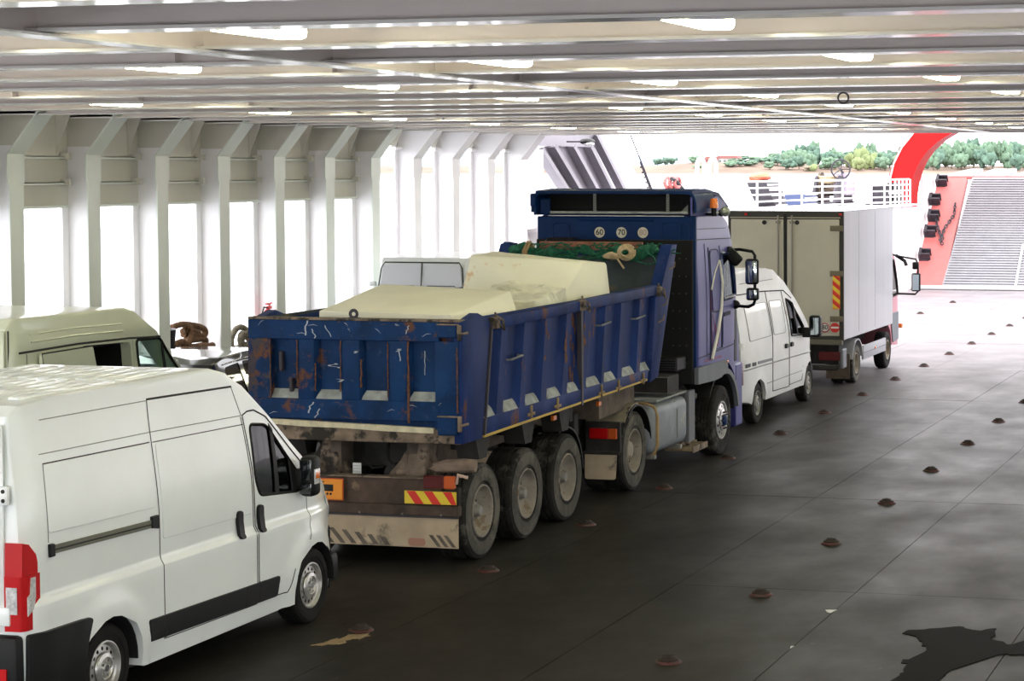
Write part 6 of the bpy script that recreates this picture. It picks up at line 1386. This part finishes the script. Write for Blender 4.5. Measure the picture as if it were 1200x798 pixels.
body('cab_shell', cab6, 1.04, w6, pink_cab, bt, .05, 1.0, [inner, wc], .16)
for s in (1, -1):
    plate('side_window', cw6, w6, -.015, .003, clear_glass, bt, s); seam('window_rubber', cw6, w6, black_plastic, bt, .02, 0, s, True)
    mf = mk('mirror_frame', black_plastic, bt, lambda b: tube(b, [(s * .98, 5.35, 2.42), (s * 1.2, 5.25, 2.38), (s * 1.55, 5.25, 2.32), (s * 1.60, 5.25, 2.22), (s * 1.60, 5.25, 1.62), (s * 1.54, 5.25, 1.56), (s * 1.1, 5.35, 1.56), (s * .98, 5.5, 1.50)], .022, 6), smooth=60)
    mk('main_mirror', black_plastic, mf, lambda b: bbox(b, min(s * 1.46, s * 1.66), max(s * 1.46, s * 1.66), 5.2, 5.28, 1.62, 2.02, .03)); mk('mirror_glass', mirror_glass, mf, lambda b: box(b, min(s * 1.49, s * 1.63), max(s * 1.49, s * 1.63), 5.192, 5.199, 1.65, 1.99))
    mk('small_mirror', black_plastic, mf, lambda b: bbox(b, min(s * 1.48, s * 1.62), max(s * 1.48, s * 1.62), 5.2, 5.28, 2.10, 2.26, .02)); mk('arm', black_plastic, mf, lambda b: tube(b, [(s * 1.1, 5.3, 2.40), (s * 1.3, 5.28, 2.28), (s * 1.34, 5.26, 2.18)], .04, 6))
    plate('lower_panel', roundpoly([(4.98, 1.15), (6.0, 1.15), (6.15, .55), (5.2, .5), (5.1, .75)], .04), w6, .002, .02, grey_plastic, bt, s)
    B3('indicator', orange_lens, bt, *sorted((s * .98, s * 1.06)), 6.15, 6.27, .75, .85, .01)
    B3('cab_fender', black_plastic, bt, *sorted((s * .75, s * 1.02)), 4.72, 5.12, .86, .96, .02)
    seam('door_gap', [(4.90, 2.42), (4.90, 1.2), (5.0, .95)], w6, dk, bt, .006, .003, s)
mk('windscreen', dark_glass, bt, lambda b: b.faces.new([b.verts.new(p) for p in ((-.85, 6.10, 1.55), (.85, 6.10, 1.55), (.82, 5.74, 2.33), (-.82, 5.74, 2.33))]), smooth=0)
B3('cab_visor', dark_iron, bt, -.9, .9, 5.6, 5.85, 2.50, 2.56, .01)

# ---------------- things on the port wall -----------------------------------
SH = XW - .38
def shelf(y0, y1, z, label):
    t = thing('fender_shelf', label, 'shelf', (SH, y0, z))
    mk('shelf_plate', ship_white, t, lambda b: box(b, 0.001, .30, 0, y1 - y0, -.03, 0)); mk('shelf_bracket', ship_white, t, lambda b: prism(b, [(0.001, -.03), (.28, -.03), (0.001, -.4)], .1, .13, 'y'))
shelf(28.72, 30.25, 1.50, 'narrow steel shelf on the port wall carrying the black tub and brown hawser'); shelf(30.75, 31.95, 1.36, 'narrow steel shelf on the port wall carrying the grey hawser')
tb = thing('tub', 'black plastic tub on the port wall shelf left of the brown hawser', 'tub', (SH + .16, 29.0, 1.50))
mk('tub_wall', black_plastic, tb, lambda b: lathe(b, [(0, .001), (0, .125), (.36, .155), (.38, .155), (.38, .14), (.03, .11), (.03, .001)], (0, 0, 0), 24, 'z')); mk('rim', mat('tub_rim_grey', (.3, .3, .36), .5), tb, lambda b: tube(b, [(.152 * math.cos(a), .152 * math.sin(a), .38) for a in [q * PI / 12 for q in range(24)]], .010, 6, True))
def smooth_path(P, n=6):
    P = [Vector(p) for p in P]; Q = [P[0]] + P + [P[-1]]; out = []
    for i in range(1, len(Q) - 2):
        for k in range(n):
            t = k / n; a, b, c, d = Q[i - 1:i + 3]
            out.append(.5 * ((2 * b) + (c - a) * t + (2 * a - 5 * b + 4 * c - d) * t * t + (3 * b - a - 3 * c + d) * t ** 3))
    return out + [P[-1]]
def hawser(loc, label, m, loops, grp=None, r=.05):
    t = thing('hawser', label, 'rope', loc, grp)
    for i, lp in enumerate(loops): mk('rope_turn', m, t, lambda b: tube(b, smooth_path(lp), r, 8), smooth=60)
    return t
hawser((SH + .16, 29.7, 1.50), 'brown coiled mooring hawser lying on the port wall shelf beside the black tub', rope_brown,
       [[(.0, -.52, .40), (.02, -.30, .43), (.0, -.05, .41), (.0, .20, .37), (.02, .36, .32), (.03, .40, .25), (.03, .30, .20), (.0, .05, .24), (.0, -.2, .27)],
        [(.02, -.25, .32), (.02, .0, .31), (.0, .25, .26)],
        [(.04, -.2, .18), (.04, .05, .17), (.03, .30, .17), (.03, .41, .12), (.03, .33, .06), (.02, .1, .06), (.02, -.2, .06)],
        [(.09, -.60, .05), (.10, -.42, .08), (.12, -.24, .16), (.10, -.12, .27), (.08, -.10, .36), (.02, -.2, .40)],
        [(.10, -.66, .13), (.12, -.45, .18), (.12, -.25, .10), (.13, .0, .06), (.12, .3, .05), (.1, .5, .05)],
        [(.14, -.62, .05), (.14, -.3, .05), (.14, -.1, .05)]])
hawser((SH + .16, 31.3, 1.36), 'grey-brown hawser heaped on the port wall shelf just left of the tipper', rope_grey,
       [[(.0, -.34, .06), (.0, -.34, .24), (.0, -.18, .38), (.0, .04, .38), (.02, .18, .26), (.02, .2, .06)], [(.05, -.12, .06), (.05, -.08, .24), (.05, .1, .30), (.05, .30, .26), (.05, .42, .16), (.05, .44, .06)],
        [(.1, -.40, .06), (.1, -.1, .12), (.1, .2, .07), (.1, .45, .08)], [(.12, -.2, .06), (.1, -.24, .2), (.06, -.1, .30), (.05, .1, .2), (.08, .3, .1)]])
fx = thing('fire_extinguisher', 'small red fire extinguisher on the port wall, above the left end of the tailgate', 'extinguisher', (XW - .12, 31.98, 1.52))
mk('cylinder', bright_red, fx, lambda b: lathe(b, [(0, .001), (0, .085), (.40, .085), (.45, .06), (.48, .03), (.48, .001)], (0, 0, 0), 20, 'z'), smooth=50)
mk('valve_lever', bright_red, fx, lambda b: (bbox(b, -.02, .02, -.03, .10, .48, .53, .006), tube(b, [(0, .02, .52), (0, .10, .58), (0, .13, .57)], .012, 6), bbox(b, -.02, .02, -.06, .04, .55, .58, .006)))
mk('hose', black, fx, lambda b: tube(b, [(0, -.02, .50), (0, -.14, .52), (0, -.20, .42), (0, -.21, .25)], .013, 6), smooth=60); mk('wall_bracket', dark_iron, fx, lambda b: box(b, -.09, .09, .08, .15, .2, .25))

for o in dt.children:
    if o.name.split('.')[0] in ('rear_crossmember', 'crossmember_lip', 'crossmember_end', 'bumper_beam', 'beam_flap', 'beam_bolt', 'mud_sheet', 'hazard_stripe', 'red_stain', 'tail_lamp', 'hazard_board', 'long_vehicle_plate', 'plate_border', 'second_plate', 'tie_rag'):
        o.location = (.055, -.15, .012)
